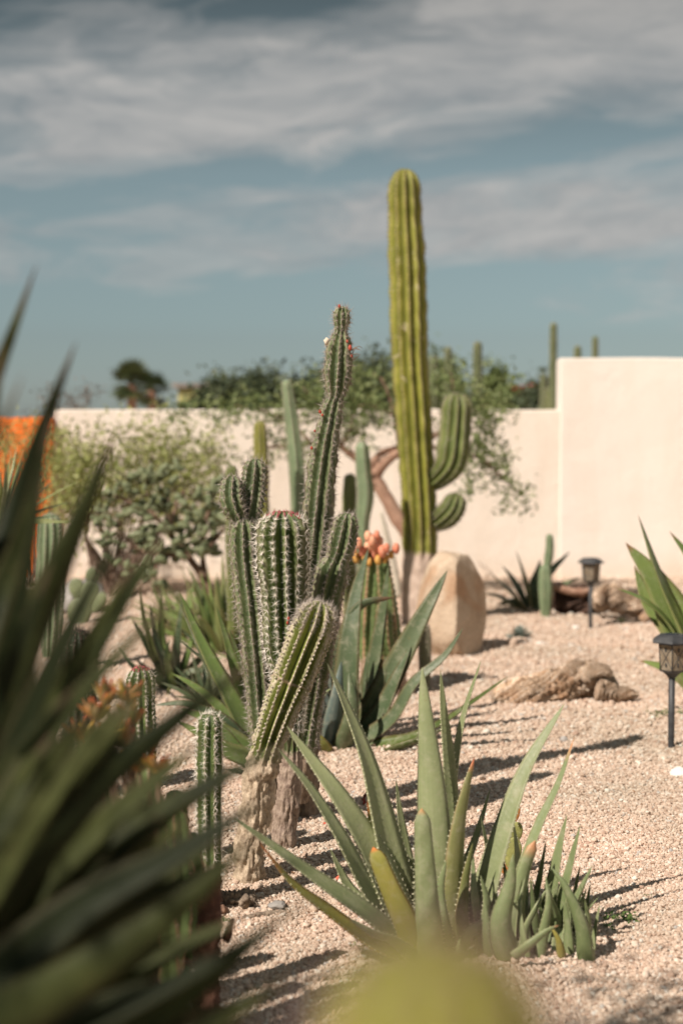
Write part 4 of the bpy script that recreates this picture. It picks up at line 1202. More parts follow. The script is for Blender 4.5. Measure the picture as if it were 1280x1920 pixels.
# fresh green agave left of the leaning trunk
Dg = aloe('green_agave', (478, 1418), 'fresh green long leaved agave spreading behind the foot of the leaning trunk', 'agave')
dD = 5.45
for i, (pth, wd, ms, fc, kw) in enumerate([
    ([(484, 1402, dD), (440, 1320, dD - .03), (405, 1255, dD - .04), (372, 1190, dD - .02), (338, 1112, dD)], 50, GRN, 0.6, {}),
    ([(474, 1412, dD - .08), (430, 1380, dD - .12), (395, 1350, dD - .14), (340, 1330, dD - .14)], 46, GRN, 0.6, {}),
    ([(470, 1425, dD - .12), (430, 1410, dD - .2), (390, 1385, dD - .25), (330, 1350, dD - .28)], 50, GRN, 0.5, {}),
    ([(480, 1405, dD + .1), (455, 1330, dD + .12), (420, 1262, dD + .12), (380, 1235, dD + .12), (330, 1195, dD + .12)], 36, BLU, 0.4, dict(roll=0.5)),
    ([(490, 1405, dD + .1), (480, 1320, dD + .1), (450, 1240, dD + .1), (430, 1180, dD + .1)], 36, GRN, 0.5, {}),
    ([(498, 1405, dD + .1), (515, 1330, dD + .1), (530, 1260, dD + .1), (540, 1200, dD + .1)], 36, GRN, 0.5, {}),
    ([(482, 1420, dD - .15), (500, 1440, dD - .25), (520, 1450, dD - .35)], 34, GRN, -0.5, {}),
    ([(330, 1120, dD + .4), (350, 1160, dD + .2), (385, 1240, dD + .1), (470, 1398, dD + .1)][::-1], 30, BLU, -0.4, {}),
    ([(484, 1402, dD + .05), (450, 1290, dD + .1), (425, 1200, dD + .12), (405, 1135, dD + .12)], 40, GRN, 0.5, {}),
    ([(476, 1410, dD), (425, 1340, dD), (370, 1290, dD), (322, 1262, dD)], 38, GRN, 0.5, {}),
    ([(478, 1412, dD - .05), (420, 1350, dD - .1), (350, 1320, dD - .1), (290, 1322, dD - .1)], 34, BLU, 0.5, {}),
    ([(500, 1402, dD + .15), (496, 1330, dD + .2), (478, 1260, dD + .2), (470, 1200, dD + .2)], 34, BLU, 0.5, {}),
    ([(505, 1415, dD + .05), (560, 1370, dD + .1), (590, 1320, dD + .1), (620, 1290, dD + .1)], 34, GRN, 0.5, {}),
]):
    pxleaf(Dg, pth, wd, ms, face=fc, rows=18, gutter=0.3, tooth=0.004, teeth=0.03, seed=300 + i, **kw)
E = aloe('dark_pointed_agave', (325, 1292), 'dark pointed leaved agave with a thin curling leaf behind the pink topped cactus', 'agave')
dE = 7.1
for i, (pth, wd, ms, fc) in enumerate([
    ([(322, 1288, dE), (300, 1250, dE), (276, 1210, dE), (248, 1160, dE)], 32, BLU, 0.5),
    ([(326, 1288, dE + .1), (315, 1240, dE + .1), (302, 1200, dE + .1), (303, 1110, dE + .1)], 32, GRN, 0.6),
    ([(330, 1288, dE), (330, 1240, dE), (335, 1180, dE), (342, 1120, dE)], 28, BLU, 0.6),
    ([(336, 1288, dE), (360, 1250, dE), (380, 1220, dE), (330, 1172, dE)], 20, BLU, 0.5),
    ([(318, 1290, dE - .1), (290, 1270, dE - .1), (270, 1250, dE - .1), (255, 1235, dE - .1)], 26, BLU, 0.5),
    ([(312, 1292, dE), (290, 1230, dE), (270, 1160, dE), (262, 1100, dE)], 24, OLV, 0.5),
    ([(318, 1292, dE - .15), (316, 1312, dE - .3), (335, 1325, dE - .35), (360, 1318, dE - .3)], 14, OLV, -0.5),
    ([(340, 1290, dE), (372, 1262, dE), (392, 1240, dE), (420, 1232, dE)], 24, GRN, 0.5),
    ([(330, 1288, dE), (348, 1240, dE), (362, 1190, dE), (368, 1150, dE)], 26, GRN, 0.5),
    ([(322, 1288, dE), (308, 1240, dE), (290, 1190, dE), (282, 1130, dE)], 26, BLU, 0.5),
    ([(320, 1290, dE - .1), (285, 1262, dE - .12), (250, 1250, dE - .12), (222, 1212, dE - .1)], 24, BLU, 0.5),
    ([(334, 1290, dE - .1), (350, 1262, dE - .14), (380, 1258, dE - .14), (402, 1280, dE - .14)], 22, BLU, 0.5),
    ([(326, 1290, dE - .1), (318, 1262, dE - .14), (312, 1230, dE - .14), (318, 1196, dE - .1)], 26, GRN, -0.5),
]):
    pxleaf(E, pth, wd, ms, face=fc, rows=14, gutter=0.3, tooth=0.004, teeth=0.03, seed=330 + i)
g = on(336, 1196)
t_ = thing('grassy_agave', tuple(g), 'small yellow green agave clump standing between the cholla branches and the dark pointed agave', 'agave')
rng = np.random.RandomState(29)
for i in range(34):
    a_ = i * 2.4
    el = R(86 - 62 * (i / 34.0))
    d = np.array([math.cos(a_) * math.cos(el), math.sin(a_) * math.cos(el), math.sin(el)])
    l = rng.uniform(0.26, 0.42)
    b_ = g + np.array([math.cos(a_), math.sin(a_), 0]) * rng.uniform(.02, .08)
    add_leaf(t_, [b_, b_ + d * l * 0.5 + [0, 0, 0.02], b_ + d * l + [0, 0, -0.02]], 0.045, OLV if i % 3 else GRN, face=0.3, rows=9, wprof='sword', seed=i + 900)
g = on(425, 1222)
Fg = thing('grassy_agave', tuple(g), 'bright yellow green agave clump with many narrow upright leaves below the cholla shrub', 'agave')
rng = np.random.RandomState(9)
for i in range(64):
    a_ = i * 2.4
    r_ = 0.5 + 0.5 * (i / 64.0)
    el = R(86 - 66 * (i / 64.0))
    d = np.array([math.cos(a_) * math.cos(el), math.sin(a_) * math.cos(el), math.sin(el)])
    l = rng.uniform(0.36, 0.60)
    b_ = g + np.array([math.cos(a_), math.sin(a_), 0]) * rng.uniform(0.02, 0.16)
    add_leaf(Fg, [b_, b_ + d * l * 0.5 + [0, 0, 0.02], b_ + d * l + [0, 0, -0.02]], 0.055, GRN if i % 3 else OLV, face=0.3, rows=10, wprof='sword', seed=i + 400)

# agave by the far wall, agave at the right edge
g = on(992, 1150)
H = thing('small_agave', tuple(g), 'small dark green agave with arching leaves growing near the far lantern', 'agave')
dH = g[1]
for i, (pth, wd) in enumerate([
    ([(985, 1140), (965, 1115), (945, 1098), (915, 1070)], 26), ([(988, 1138), (972, 1105), (958, 1082), (940, 1060)], 20),
    ([(994, 1138), (988, 1100), (980, 1070), (966, 1030)], 26), ([(1002, 1138), (1012, 1100), (1028, 1075), (1068, 1034)], 26),
    ([(1000, 1140), (1030, 1115), (1050, 1098), (1090, 1082)], 22), ([(985, 1142), (960, 1132), (935, 1118), (905, 1112)], 22),
    ([(998, 1138), (1000, 1100), (1008, 1070), (1012, 1048)], 24), ([(990, 1144), (975, 1132), (955, 1128), (930, 1135)], 22),
    ([(1002, 1144), (1020, 1136), (1045, 1125), (1062, 1118)], 22)]):
    pxleaf(H, [(a, b, dH + 0.03 * ((i * 3) % 5 - 2) * (0.4 + k)) for k, (a, b) in enumerate(pth)], wd, BLU, face=0.35, rows=12, wprof='sword', seed=430 + i, tipdead=0.15)
dR = 6.35
g = on(1345, 1342)
Rg = thing('large_agave', tuple(g), 'large broad leaved green agave reaching into view beside the near lantern', 'agave')
for i, (pth, wd, fc) in enumerate([
    ([(1330, 1330), (1290, 1200), (1240, 1090), (1195, 965)], 62, 0.4), ([(1325, 1330), (1275, 1180), (1225, 1085), (1172, 1018)], 92, 0.75),
    ([(1320, 1330), (1262, 1190), (1215, 1130), (1188, 1060)], 66, 0.6),
    ([(1320, 1335), (1270, 1195), (1215, 1130), (1148, 1100)], 40, 0.3), ([(1345, 1330), (1330, 1150), (1300, 1060), (1254, 996)], 60, 0.5),
    ([(1360, 1330), (1380, 1150), (1400, 1050), (1420, 960)], 70, 0.5), ([(1370, 1335), (1430, 1200), (1480, 1120), (1540, 1060)], 70, 0.5),
    ([(1330, 1340), (1290, 1285), (1250, 1255), (1198, 1238)], 44, 0.4), ([(1365, 1340), (1420, 1290), (1480, 1260), (1540, 1260)], 60, 0.4)]):
    n_ = len(pth)
    pxleaf(Rg, [(a, b, dR + (0.12 * (i % 3) - 0.1) * k / n_) for k, (a, b) in enumerate(pth)], wd, GRN, face=fc, rows=18, wprof='sword', seed=450 + i, tipdead=0.1, teeth=0.05, tooth=0.006)

# ================================================================ NEAR SWORD LEAVED YUCCA (left, far out of focus)
yc = P(-330, 2230, 1.38)
Y = thing('sword_leaf_yucca', (yc[0], yc[1], 0), 'huge dark sword leaved yucca out of focus across the near left corner', 'yucca')
v, f = tube([[yc[0] - .02, yc[1], -0.05], [yc[0], yc[1], yc[2] * 0.5], [yc[0], yc[1], yc[2] + 0.02]], [0.075, 0.07, 0.065], 14, 40, rough=0.3, rs=30)
mesh_ob('trunk', v, f, M_BARK, Y)
# (path after the foot in pixels, width px, distance)
SW = [
    ([(-180, 1400), (-30, 780), (25, 620), (70, 495)], 70, 1.85), ([(-160, 1600), (20, 1000), (90, 780), (144, 640)], 84, 1.80),
    ([(-190, 1500), (-70, 1100), (-25, 860), (8, 640)], 70, 1.75), ([(-160, 1600), (-10, 1150), (50, 980), (98, 770)], 72, 1.75),
    ([(-140, 1700), (40, 1220), (125, 1030), (222, 800)], 92, 1.75), ([(-100, 1800), (80, 1370), (190, 1190), (318, 985)], 84, 1.80),
    ([(-120, 1800), (60, 1430), (160, 1310), (280, 1200)], 66, 1.50), ([(-100, 1820), (130, 1530), (280, 1405), (432, 1300)], 84, 1.45),
    ([(-130, 1860), (140, 1620), (330, 1520), (500, 1440)], 64, 1.55),
    ([(-120, 1950), (120, 1730), (290, 1635), (466, 1535)], 86, 1.40), ([(-120, 2000), (120, 1850), (300, 1730), (445, 1595)], 96, 1.30),
    ([(-100, 2040), (180, 1915), (360, 1825), (552, 1706)], 46, 1.32), ([(-100, 2120), (160, 1990), (340, 1870), (498, 1735)], 70, 1.35),
    ([(-100, 2180), (180, 2070), (350, 1950), (505, 1845)], 76, 1.25), ([(-160, 1800), (30, 1440), (130, 1270), (222, 1120)], 62, 1.60),
    ([(-160, 1950), (40, 1690), (200, 1550), (340, 1440)], 90, 1.50), ([(-160, 2030), (40, 1830), (200, 1730), (365, 1665)], 96, 1.42),
    ([(-160, 2080), (60, 1950), (230, 1840), (410, 1750)], 90, 1.48), ([(-190, 1700), (-60, 1440), (10, 1280), (70, 1130)], 70, 1.55),
    ([(-180, 1850), (-20, 1640), (80, 1520), (200, 1385)], 84, 1.56), ([(-200, 1500), (-110, 1150), (-50, 970), (20, 800)], 60, 1.50),
    ([(-160, 2140), (40, 2060), (190, 1990), (340, 1915)], 90, 1.35),
    ([(-190, 1930), (10, 1770), (130, 1660), (260, 1585)], 86, 1.60), ([(-190, 2060), (10, 1980), (120, 1890), (250, 1790)], 92, 1.60),
    ([(-160, 1700), (-40, 1380), (20, 1180), (60, 960)], 60, 1.60), ([(-180, 1780), (-60, 1560), (30, 1440), (110, 1350)], 84, 1.50),
    ([(-180, 1960), (-30, 1830), (90, 1760), (210, 1660)], 90, 1.52), ([(-120, 2200), (60, 2130), (230, 2040), (420, 1930)], 90, 1.28),
    ([(-130, 1900), (100, 1690), (240, 1590), (400, 1500)], 76, 1.58), ([(-170, 2100), (0, 2040), (140, 1960), (300, 1850)], 90, 1.52),
]
rng = np.random.RandomState(23)
for k in range(46):
    a_ = rng.uniform(12, 68)
    L_ = float(np.interp(a_, [16, 30, 40, 50, 60, 68, 77], [860, 930, 980, 1120, 1250, 1480, 1650])) * rng.uniform(.62, .97)
    ca_, sa_ = math.cos(R(a_)), math.sin(R(a_))
    px_ = lambda q, dr: (-330 + ca_ * L_ * q, 2230 - sa_ * L_ * q - dr)
    SW.append(([px_(.3, 20), px_(.55, 45), px_(.8, 40), px_(1, 0)], rng.uniform(44, 76), rng.uniform(1.40, 1.80)))
for i, (pth, wd, d) in enumerate(SW):
    ex = 1.07
    pth = [(-330 + (a - -330) * (1 + (ex - 1) * k / 3), 2230 + (b - 2230) * (1 + (ex - 1) * k / 3)) for k, (a, b) in enumerate(pth)] if i > 5 else pth
    p1 = P(*pth[0], (d + 1.38) / 2)
    pts = [yc + np.array([0.02, 0, 0.0]), p1] + [P(a, b, d) for (a, b) in pth[1:]]
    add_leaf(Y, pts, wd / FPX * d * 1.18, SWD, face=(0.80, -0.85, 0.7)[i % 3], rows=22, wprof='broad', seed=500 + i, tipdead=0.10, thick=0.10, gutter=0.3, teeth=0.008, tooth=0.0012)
# the rest of its crown, towards and past the tripod's left; it shades the leaves in view
rng = np.random.RandomState(31)
for i in range(46):
    a_ = R(rng.uniform(95, 345))
    el = R(rng.uniform(5, 80))
    d = np.array([math.cos(a_) * math.cos(el), math.sin(a_) * math.cos(el), math.sin(el)])
    l = rng.uniform(0.50, 0.78)
    tipp = yc + d * l
    if tipp[0] > -0.27 * tipp[1] - 0.05 and tipp[1] > 0:
        continue
    if tipp[0] > -0.25:
        continue
    add_leaf(Y, [yc, yc + d * l * 0.5 + [0, 0, 0.03], tipp + [0, 0, -0.02]], 0.05, SWD, face=0.1, rows=12, wprof='sword', seed=540 + i, thick=0.1)

# near yellow green cactus tip at the bottom edge
dN = 0.46
pN = P(816, 1762, dN)
t_ = thing('near_green_cactus', (pN[0], pN[1], 0), 'yellow green ribbed cactus tip with purplish spines rising close and blurred at the bottom edge', 'cactus')
a = stem_data([[pN[0] + .01, pN[1], -0.03, 0.036], [pN[0], pN[1], 0.5, 0.039], [pN[0], pN[1], pN[2] - 0.10, 0.041], [pN[0], pN[1], pN[2], 0.038]], 12, 0.16, 90, 6, knob=0.03, pitch=0.02, seed=71, wood=woodto(0.2, 0.3), capk=1.0)
o = stem_part('stem', a, M_FRONT, t_)
spine_part(a, [M_SPINEP, M_FELTB], o, 0.011, 7, 0.010, 3, 0.017, 0.00030, 0.88, 1, 0.0013, seed=72)

# yucca with a rough trunk at the far left, in front of the orange wall
t_ = thing('rough_trunk_yucca', tuple(on(10, 1345)), 'small yucca with a rough flaking trunk and narrow leaves before the orange wall', 'yucca')
dY = GD(1345)
v, f = tube([P(4, 1352, dY), P(10, 1250, dY), P(20, 1130, dY), P(12, 1040, dY), P(6, 990, dY)], [0.085, 0.068, 0.052, 0.052, 0.045], 20, 90, rough=0.42, rs=26)
mesh_ob('trunk', v, f, M_BARKG, t_)
v, f = tube([P(30, 1345, dY), P(20, 1320, dY), P(-10, 1300, dY)], [0.06, 0.07, 0.06], 14, 20, rough=0.4, rs=22)
cY = P(4, 985, dY)
rng = np.random.RandomState(6)
for i in range(46):
    a_ = i * 2.4
    el = R(rng.uniform(-10, 88))
    d = np.array([math.cos(a_) * math.cos(el), math.sin(a_) * math.cos(el), math.sin(el)])
    l = rng.uniform(0.28, 0.42)
    add_leaf(t_, [cY, cY + d * l * .5 + [0, 0, .01], cY + d * l], 0.022, OLV if i % 2 else BLU, face=0.3, rows=8, wprof='sword', seed=600 + i, tipdead=0.1)

# orange leaved succulent, blurred in front of the pink topped cactus
g0 = P(232, 1800, 2.55); g0[2] = 0
t_ = thing('orange_leaved_succulent', tuple(g0), 'succulent with fleshy orange and yellow leaf tips beside the pink topped cactus', 'succulent')
M_ORL = m_leaf('orange_fleshy_leaf', (0.14, 0.11, 0.03), (0.34, 0.15, 0.035), edge=(0.5, 0.2, 0.05), tip=(0.58, 0.13, 0.05))
M_YEL = m_leaf('yellow_fleshy_leaf', (0.13, 0.13, 0.035), (0.32, 0.23, 0.04), edge=(0.5, 0.3, 0.05), tip=(0.66, 0.36, 0.05))
rng = np.random.RandomState(15)
for j, (sx, sy) in enumerate(((150, 1330), (180, 1290), (205, 1330), (232, 1340), (250, 1300), (285, 1350), (215, 1390), (170, 1370), (262, 1390), (300, 1400), (240, 1260), (200, 1262))):
    dd = 2.55 + rng.uniform(-.08, .08)
    c_ = P(sx, sy + 50, dd)
    v, f = tube([g0 + [rng.uniform(-.05, .05), rng.uniform(-.05, .05), 0], (g0 + c_) / 2 + [0.01, 0, 0], c_], [0.006, 0.005, 0.004], 8, 16, rough=0.1)
    mesh_ob('stalk', v, f, M_BARK, t_)
    for i in range(9):
        a_ = i * 2.4 + j
        el = R(rng.uniform(10, 75))
        d = np.array([math.cos(a_) * math.cos(el), math.sin(a_) * math.cos(el), math.sin(el)])
        l = rng.uniform(0.026, 0.042)
        add_leaf(t_, [c_, c_ + d * l * .5 + [0, 0, .004], c_ + d * l + [0, 0, .010]], 0.022, [M_ORL if (i + j) % 3 else M_YEL, M_TOOTH], face=-0.3, rows=7, seed=700 + i, thick=0.5, gutter=0.1, tipdead=0.5)

# filler growth between the agaves: low agave in the clump's shade
g = on(392, 1330)
t_ = thing('shaded_agave', tuple(g), 'low dark agave in the shade between the fresh green agave and the dark pointed agave', 'agave')
rng = np.random.RandomState(19)
for i in range(22):
    a_ = i * 2.4
    el = R(70 - 52 * (i / 22.0))
    d = np.array([math.cos(a_) * math.cos(el), math.sin(a_) * math.cos(el), math.sin(el)])
    l = rng.uniform(0.18, 0.30)
    b_ = g + np.array([math.cos(a_), math.sin(a_), 0]) * 0.02
    add_leaf(t_, [b_, b_ + d * l * .5 + [0, 0, .015], b_ + d * l], 0.04, BLU, face=.3, rows=10, wprof='sword', seed=i + 820, tipdead=.1)
g = on(548, 1300)
t_ = thing('slender_agave', tuple(g), 'slender leaved green agave half hidden behind the stems of the spiny clump', 'agave')
for i in range(26):
    a_ = i * 2.4
    el = R(84 - 56 * (i / 26.0))
    d = np.array([math.cos(a_) * math.cos(el), math.sin(a_) * math.cos(el), math.sin(el)])
    l = rng.uniform(0.30, 0.46)
    b_ = g + np.array([math.cos(a_), math.sin(a_), 0]) * 0.03
    add_leaf(t_, [b_, b_ + d * l * .5 + [0, 0, .02], b_ + d * l], 0.045, GRN if i % 2 else BLU, face=.3, rows=10, wprof='sword', seed=i + 860, tipdead=.1)
# ================================================================ BOULDER, STONES, DRIFTWOOD
m, t = mat('sandstone')
tc = t.n('ShaderNodeTexCoord'); ob = tc.outputs['Object']
n = t.n('ShaderNodeTexNoise', {'Vector': ob, 'Scale': 6.0, 'Detail': 8.0, 'Roughness': 0.65})
n2 = t.n('ShaderNodeTexNoise', {'Vector': ob, 'Scale': 45.0, 'Detail': 6.0, 'Roughness': 0.7})
n3 = t.n('ShaderNodeTexNoise', {'Vector': ob, 'Scale': 3.0, 'Detail': 4.0, 'Distortion': 0.8})
c = t.mix(t.ramp(n.outputs['Fac'], [(0.35, 0.0), (0.65, 1.0)]), (0.46, 0.34, 0.235), (0.60, 0.48, 0.35))
c = t.mix(t.ramp(n3.outputs['Fac'], [(0.55, 0.0), (0.68, 0.7)]), c, (0.42, 0.24, 0.13))
c = t.mix(1.0, c, t.ramp(n2.outputs['Fac'], [(0.3, 0.80), (0.7, 1.1)]), 'MULTIPLY')
finish(t, c, 0.9, t.math('ADD', n2.outputs['Fac'], t.math('MULTIPLY', n.outputs['Fac'], 3.0)), 0.7, 0.012, 0.2)
M_ROCK = m
M_GREYROCK = m_plain('grey_rock', (0.20, 0.19, 0.17), (0.36, 0.34, 0.31), 0.9, 14, 0.8, 0.01)
M_WHITE = m_plain('white_stone', (0.66, 0.60, 0.53), (0.80, 0.76, 0.70), 0.85, 20, 0.6, 0.006)


def rock(name, c, r, m_, n=48, rough=0.12, rs=1.1, seed=0, planes=(), rot=0.0, parent=None, **kw):
    """boulder: ellipsoid roughened by noise, cut by flat faces (normal, distance in radii)"""
    rows = n // 2 + 1
    v = []
    pl = [(nv(a), b) for a, b in planes]
    for i in range(rows):
        ph = math.pi * i / (rows - 1)
        for j in range(n):
            a = 2 * math.pi * j / n
            d = np.array([math.sin(ph) * math.cos(a), math.sin(ph) * math.sin(a), math.cos(ph)])
            q = d * (1 + rough * fbm(d[0] + seed, d[1] + seed * .3, d[2], rs, 4))
            for (nn, b) in pl:
                e = q.dot(nn) - b
                if e > 0:
                    q = q - nn * e * 0.93
            q = q * (1 + rough * 0.16 * fbm(d[0], d[1] + seed, d[2], rs * 5, 4))
            v.append(np.asarray(c) + q * np.asarray(r))
    return mesh_ob(name, v, [x[::-1] for x in grid_faces(rows, n)], m_, parent, **kw)


dBo = 8.25
cb = P(846, 1150, dBo)
bo = rock('boulder', (cb[0] + .005, cb[1], 0.262), (0.228, 0.24, 0.345), M_ROCK, 110, 0.10, 1.1, 3,
          planes=(((0.80, -0.58, 0.10), 0.50), ((-0.30, -0.90, 0.18), 0.78), ((-0.9, -0.1, 0.35), 0.80), ((0.1, 0.0, 1.0), 0.92), ((0.75, -0.3, 0.72), 0.80), ((0.2, 0.95, 0.2), 0.8), ((0, 0, -1), 0.86), ((-0.5, -0.2, 0.9), 0.93)),
          label='large pale sandstone boulder leaning against the foot of the tallest cactus', cat='boulder')
g = G(152, 1150)
rock('rock', (px2x(150, 10.2), 10.2, 0.10), (0.17, 0.14, 0.14), M_GREYROCK, 40, 0.25, 1.2, 8, label='grey rock behind the small prickly pear beside the ribbed column', cat='rock')
for (a, b, r_, lab) in ((1274, 1462, 0.030, 'white stone lying on the gravel below the near lantern'), (1012, 1212, 0.022, 'small white stone beside the low blue grey plant'),
                        (1078, 1180, 0.020, 'pale stone lying beside the foot of the far lantern'), (520, 1716, 0.018, 'brown stone below the leaning trunk')):
    g = on(a, b)
    rock('stone', (g[0], g[1], r_ * 0.4), (r_ * 1.3, r_, r_ * 0.7), M_WHITE if 'brown' not in lab else M_GREYROCK, 20, 0.35, 1.3, a * 0.1, label=lab, cat='stone')

m, t = mat('weathered_driftwood')
at = t.n('ShaderNodeAttribute', attribute_name='grain').outputs['Fac']
al = t.n('ShaderNodeAttribute', attribute_name='along').outputs['Fac']
tc = t.n('ShaderNodeTexCoord')
n0 = t.n('ShaderNodeTexNoise', {'Vector': tc.outputs['Object'], 'Scale': 9.0, 'Detail': 4.0})
cv = t.n('ShaderNodeCombineXYZ', {0: t.math('MULTIPLY', at, 11.0), 1: t.math('MULTIPLY', al, 1.6), 2: t.math('MULTIPLY', n0.outputs['Fac'], 1.2)})
gr = t.n('ShaderNodeTexNoise', {'Vector': cv.outputs[0], 'Scale': 2.4, 'Detail': 6.0, 'Roughness': 0.65, 'Distortion': 0.3})
c = t.ramp(gr.outputs['Fac'], [(0.34, (0.085, 0.050, 0.034)), (0.43, (0.42, 0.28, 0.175)), (0.50, (0.62, 0.46, 0.32)), (0.60, (0.70, 0.59, 0.47)), (0.8, (0.74, 0.65, 0.54))])
c = t.mix(t.ramp(n0.outputs['Fac'], [(0.5, 0.0), (0.68, 0.5)]), c, (0.56, 0.31, 0.16))
finish(t, c, 0.88, gr.outputs['Fac'], 1.0, 0.02, 0.2)
M_DRIFT = m


def log_mesh(pts, radii, n=56, rows=110, rough=0.30, rs=9.0, furrow=0.42, seed=0, tw=3.0):
    cr = catmull(np.hstack([np.asarray(pts, float), np.asarray(radii, float)[:, None]]), rows)
    c_, r_ = cr[:, :3], cr[:, 3]
    T, U, V = frames(c_, (0.1, -0.3, 1))
    vs_, ga, la = [], [], []
    for i in range(rows):
        q = i / (rows - 1)
        for j in range(n + 0):
            a = 2 * math.pi * j / n
            d = math.cos(a) * U[i] + math.sin(a) * V[i]
            g_ = math.cos(a + tw * q), math.sin(a + tw * q)
            fr = fbm(g_[0] * 3.2 + seed, g_[1] * 3.2, q * 1.3, 1.9, 4)
            big = fbm(c_[i][0] + d[0] * .1, c_[i][1] + d[1] * .1 + seed, c_[i][2] + d[2] * .1, rs, 3)
            rad = r_[i] * (1 + rough * big - furrow * abs(fr) * 1.6 + furrow * 0.4)
            vs_.append(c_[i] + d * rad)
            ga.append(g_[0] * 0.7 + g_[1] * 0.35 + 0.5)
            la.append(q)
    f = grid_faces(rows, n)
    for e, sgn in ((0, -1), (rows - 1, 1)):
        k = len(vs_)
        vs_.append(c_[e] + T[e] * sgn * r_[e] * 0.25)
        ga.append(0.5); la.append(0.0 if e == 0 else 1.0)
        f += [((e * n + j), e * n + (j + 1) % n, k) if sgn > 0 else (e * n + (j + 1) % n, e * n + j, k) for j in range(n)]
    return np.array(vs_), f, np.array(ga), np.array(la)


def log_part(name, pts, radii, parent, m_=None, **kw):
    v, f, ga, la = log_mesh(pts, radii, **kw)
    return mesh_ob(name, v, f, m_ or M_DRIFT, parent, attrs={'grain': ga, 'along': la})


dL = 6.72
L = thing('driftwood_log', tuple(on(1040, 1330)), 'weathered twisted driftwood log lying on the gravel between boulder and near lantern', 'driftwood')
Q = lambda a, b, d=dL: P(a, b, d)
log_part('log', [Q(926, 1312), Q(958, 1305), Q(1010, 1296), Q(1060, 1284, 6.8), Q(1100, 1276, 6.85), Q(1130, 1284, 6.8), Q(1150, 1296, 6.75)], [0.062, 0.074, 0.080, 0.082, 0.088, 0.066, 0.040], L, seed=2)
log_part('root', [Q(1120, 1290), Q(1150, 1299), Q(1172, 1300), Q(1196, 1303)], [0.056, 0.044, 0.032, 0.012], L, rows=40, n=24, seed=5)
log_part('root', [Q(958, 1312), Q(935, 1322), Q(915, 1331), Q(902, 1337)], [0.058, 0.034, 0.022, 0.010], L, rows=40, n=24, seed=7)
log_part('root', [Q(940, 1300), Q(930, 1292), Q(924, 1286)], [0.045, 0.026, 0.010], L, rows=24, n=20, seed=8)
log_part('knot', [Q(1090, 1270, 6.75), Q(1112, 1258, 6.75), Q(1132, 1256, 6.72), Q(1146, 1266, 6.72)], [0.052, 0.038, 0.028, 0.014], L, rows=30, n=22, seed=9)
log_part('knot', [Q(1060, 1272, 6.8), Q(1076, 1250, 6.8), Q(1094, 1243, 6.8)], [0.060, 0.036, 0.012], L, rows=30, n=22, seed=11)
rng = np.random.RandomState(8)
for i in range(9):
    a, b = rng.uniform(1075, 1145), rng.uniform(1248, 1268)
    log_part('splinter', [Q(a, b + 8, 6.8), Q(a + rng.uniform(-8, 10), b - rng.uniform(4, 14), 6.78)], [0.010, 0.003], L, rows=10, n=8, seed=20 + i)

M_DDARK = m_plain('charred_wood', (0.028, 0.018, 0.014), (0.11, 0.065, 0.045), 0.9, 20, 0.9, 0.01)
L2 = thing('hollow_dark_log', tuple(on(1085, 1150)), 'dark hollow half log lying behind the post of the far lantern', 'driftwood')
dK = 10.1
log_part('log', [P(1034, 1100, dK), P(1060, 1124, dK), P(1090, 1130, dK), P(1118, 1132, dK)], [0.05, 0.095, 0.105, 0.085], L2, M_DDARK, seed=3, rows=50)
log_part('rim', [P(1030, 1096, dK - .1), P(1058, 1106, dK - .12), P(1088, 1110, dK - .12), P(1108, 1106, dK - .1)], [0.02, 0.028, 0.026, 0.016], L2, M_BARKR, seed=4, rows=30, n=20)
L3 = thing('driftwood_branch', tuple(on(1150, 1165)), 'pale orange brown driftwood piece with curved branches right of the far lantern', 'driftwood')
dK = 9.75
log_part('log', [P(1112, 1136, dK), P(1140, 1120, dK), P(1172, 1128, dK), P(1204, 1142, dK)], [0.05, 0.085, 0.075, 0.05], L3, seed=13, rows=60)
log_part('branch', [P(1120, 1132, dK - .1), P(1128, 1105, dK - .1), P(1140, 1095, dK - .08)], [0.04, 0.025, 0.01], L3, seed=14, rows=24, n=20)
log_part('branch', [P(1196, 1168, dK - .15), P(1216, 1150, dK - .15), P(1222, 1128, dK - .1), P(1230, 1104, dK - .1)], [0.022, 0.036, 0.028, 0.014], L3, seed=15, rows=30, n=20)
log_part('branch', [P(1140, 1166, dK - .2), P(1170, 1172, dK - .2), P(1200, 1172, dK - .2)], [0.015, 0.022, 0.015], L3, seed=16, rows=24, n=16)
# knotty wood lump and twig below the leaning trunk
L4 = thing('wood_knot', tuple(on(440, 1722)), 'knotty grey wood lump with a hole lying at the foot of the leaning trunk', 'driftwood')
dW = 3.78
log_part('log', [P(402, 1712, dW), P(425, 1700, dW), P(455, 1692, dW), P(482, 1702, dW)], [0.022, 0.032, 0.030, 0.018], L4, M_BARKG, seed=31, rows=40, rough=0.6, rs=30)
log_part('stub', [P(420, 1712, dW - .06), P(412, 1704, dW - .09)], [0.016, 0.014], L4, M_BARKR, seed=32, rows=14, n=18)
log_part('stub', [P(458, 1694, dW - .04), P(462, 1682, dW - .06)], [0.014, 0.010], L4, M_BARKG, seed=33, rows=14, n=18)
L5 = thing('fallen_stick', tuple(on(500, 1720)), 'short grey stick with a cut end lying on gravel near the wood lump', 'stick')
log_part('stick', [P(455, 1722, 3.66), P(490, 1716, 3.68), P(520, 1714, 3.70), P(545, 1714, 3.72)], [0.006, 0.009, 0.010, 0.011], L5, M_BARKG, seed=35, rows=30, n=16, rough=0.2)

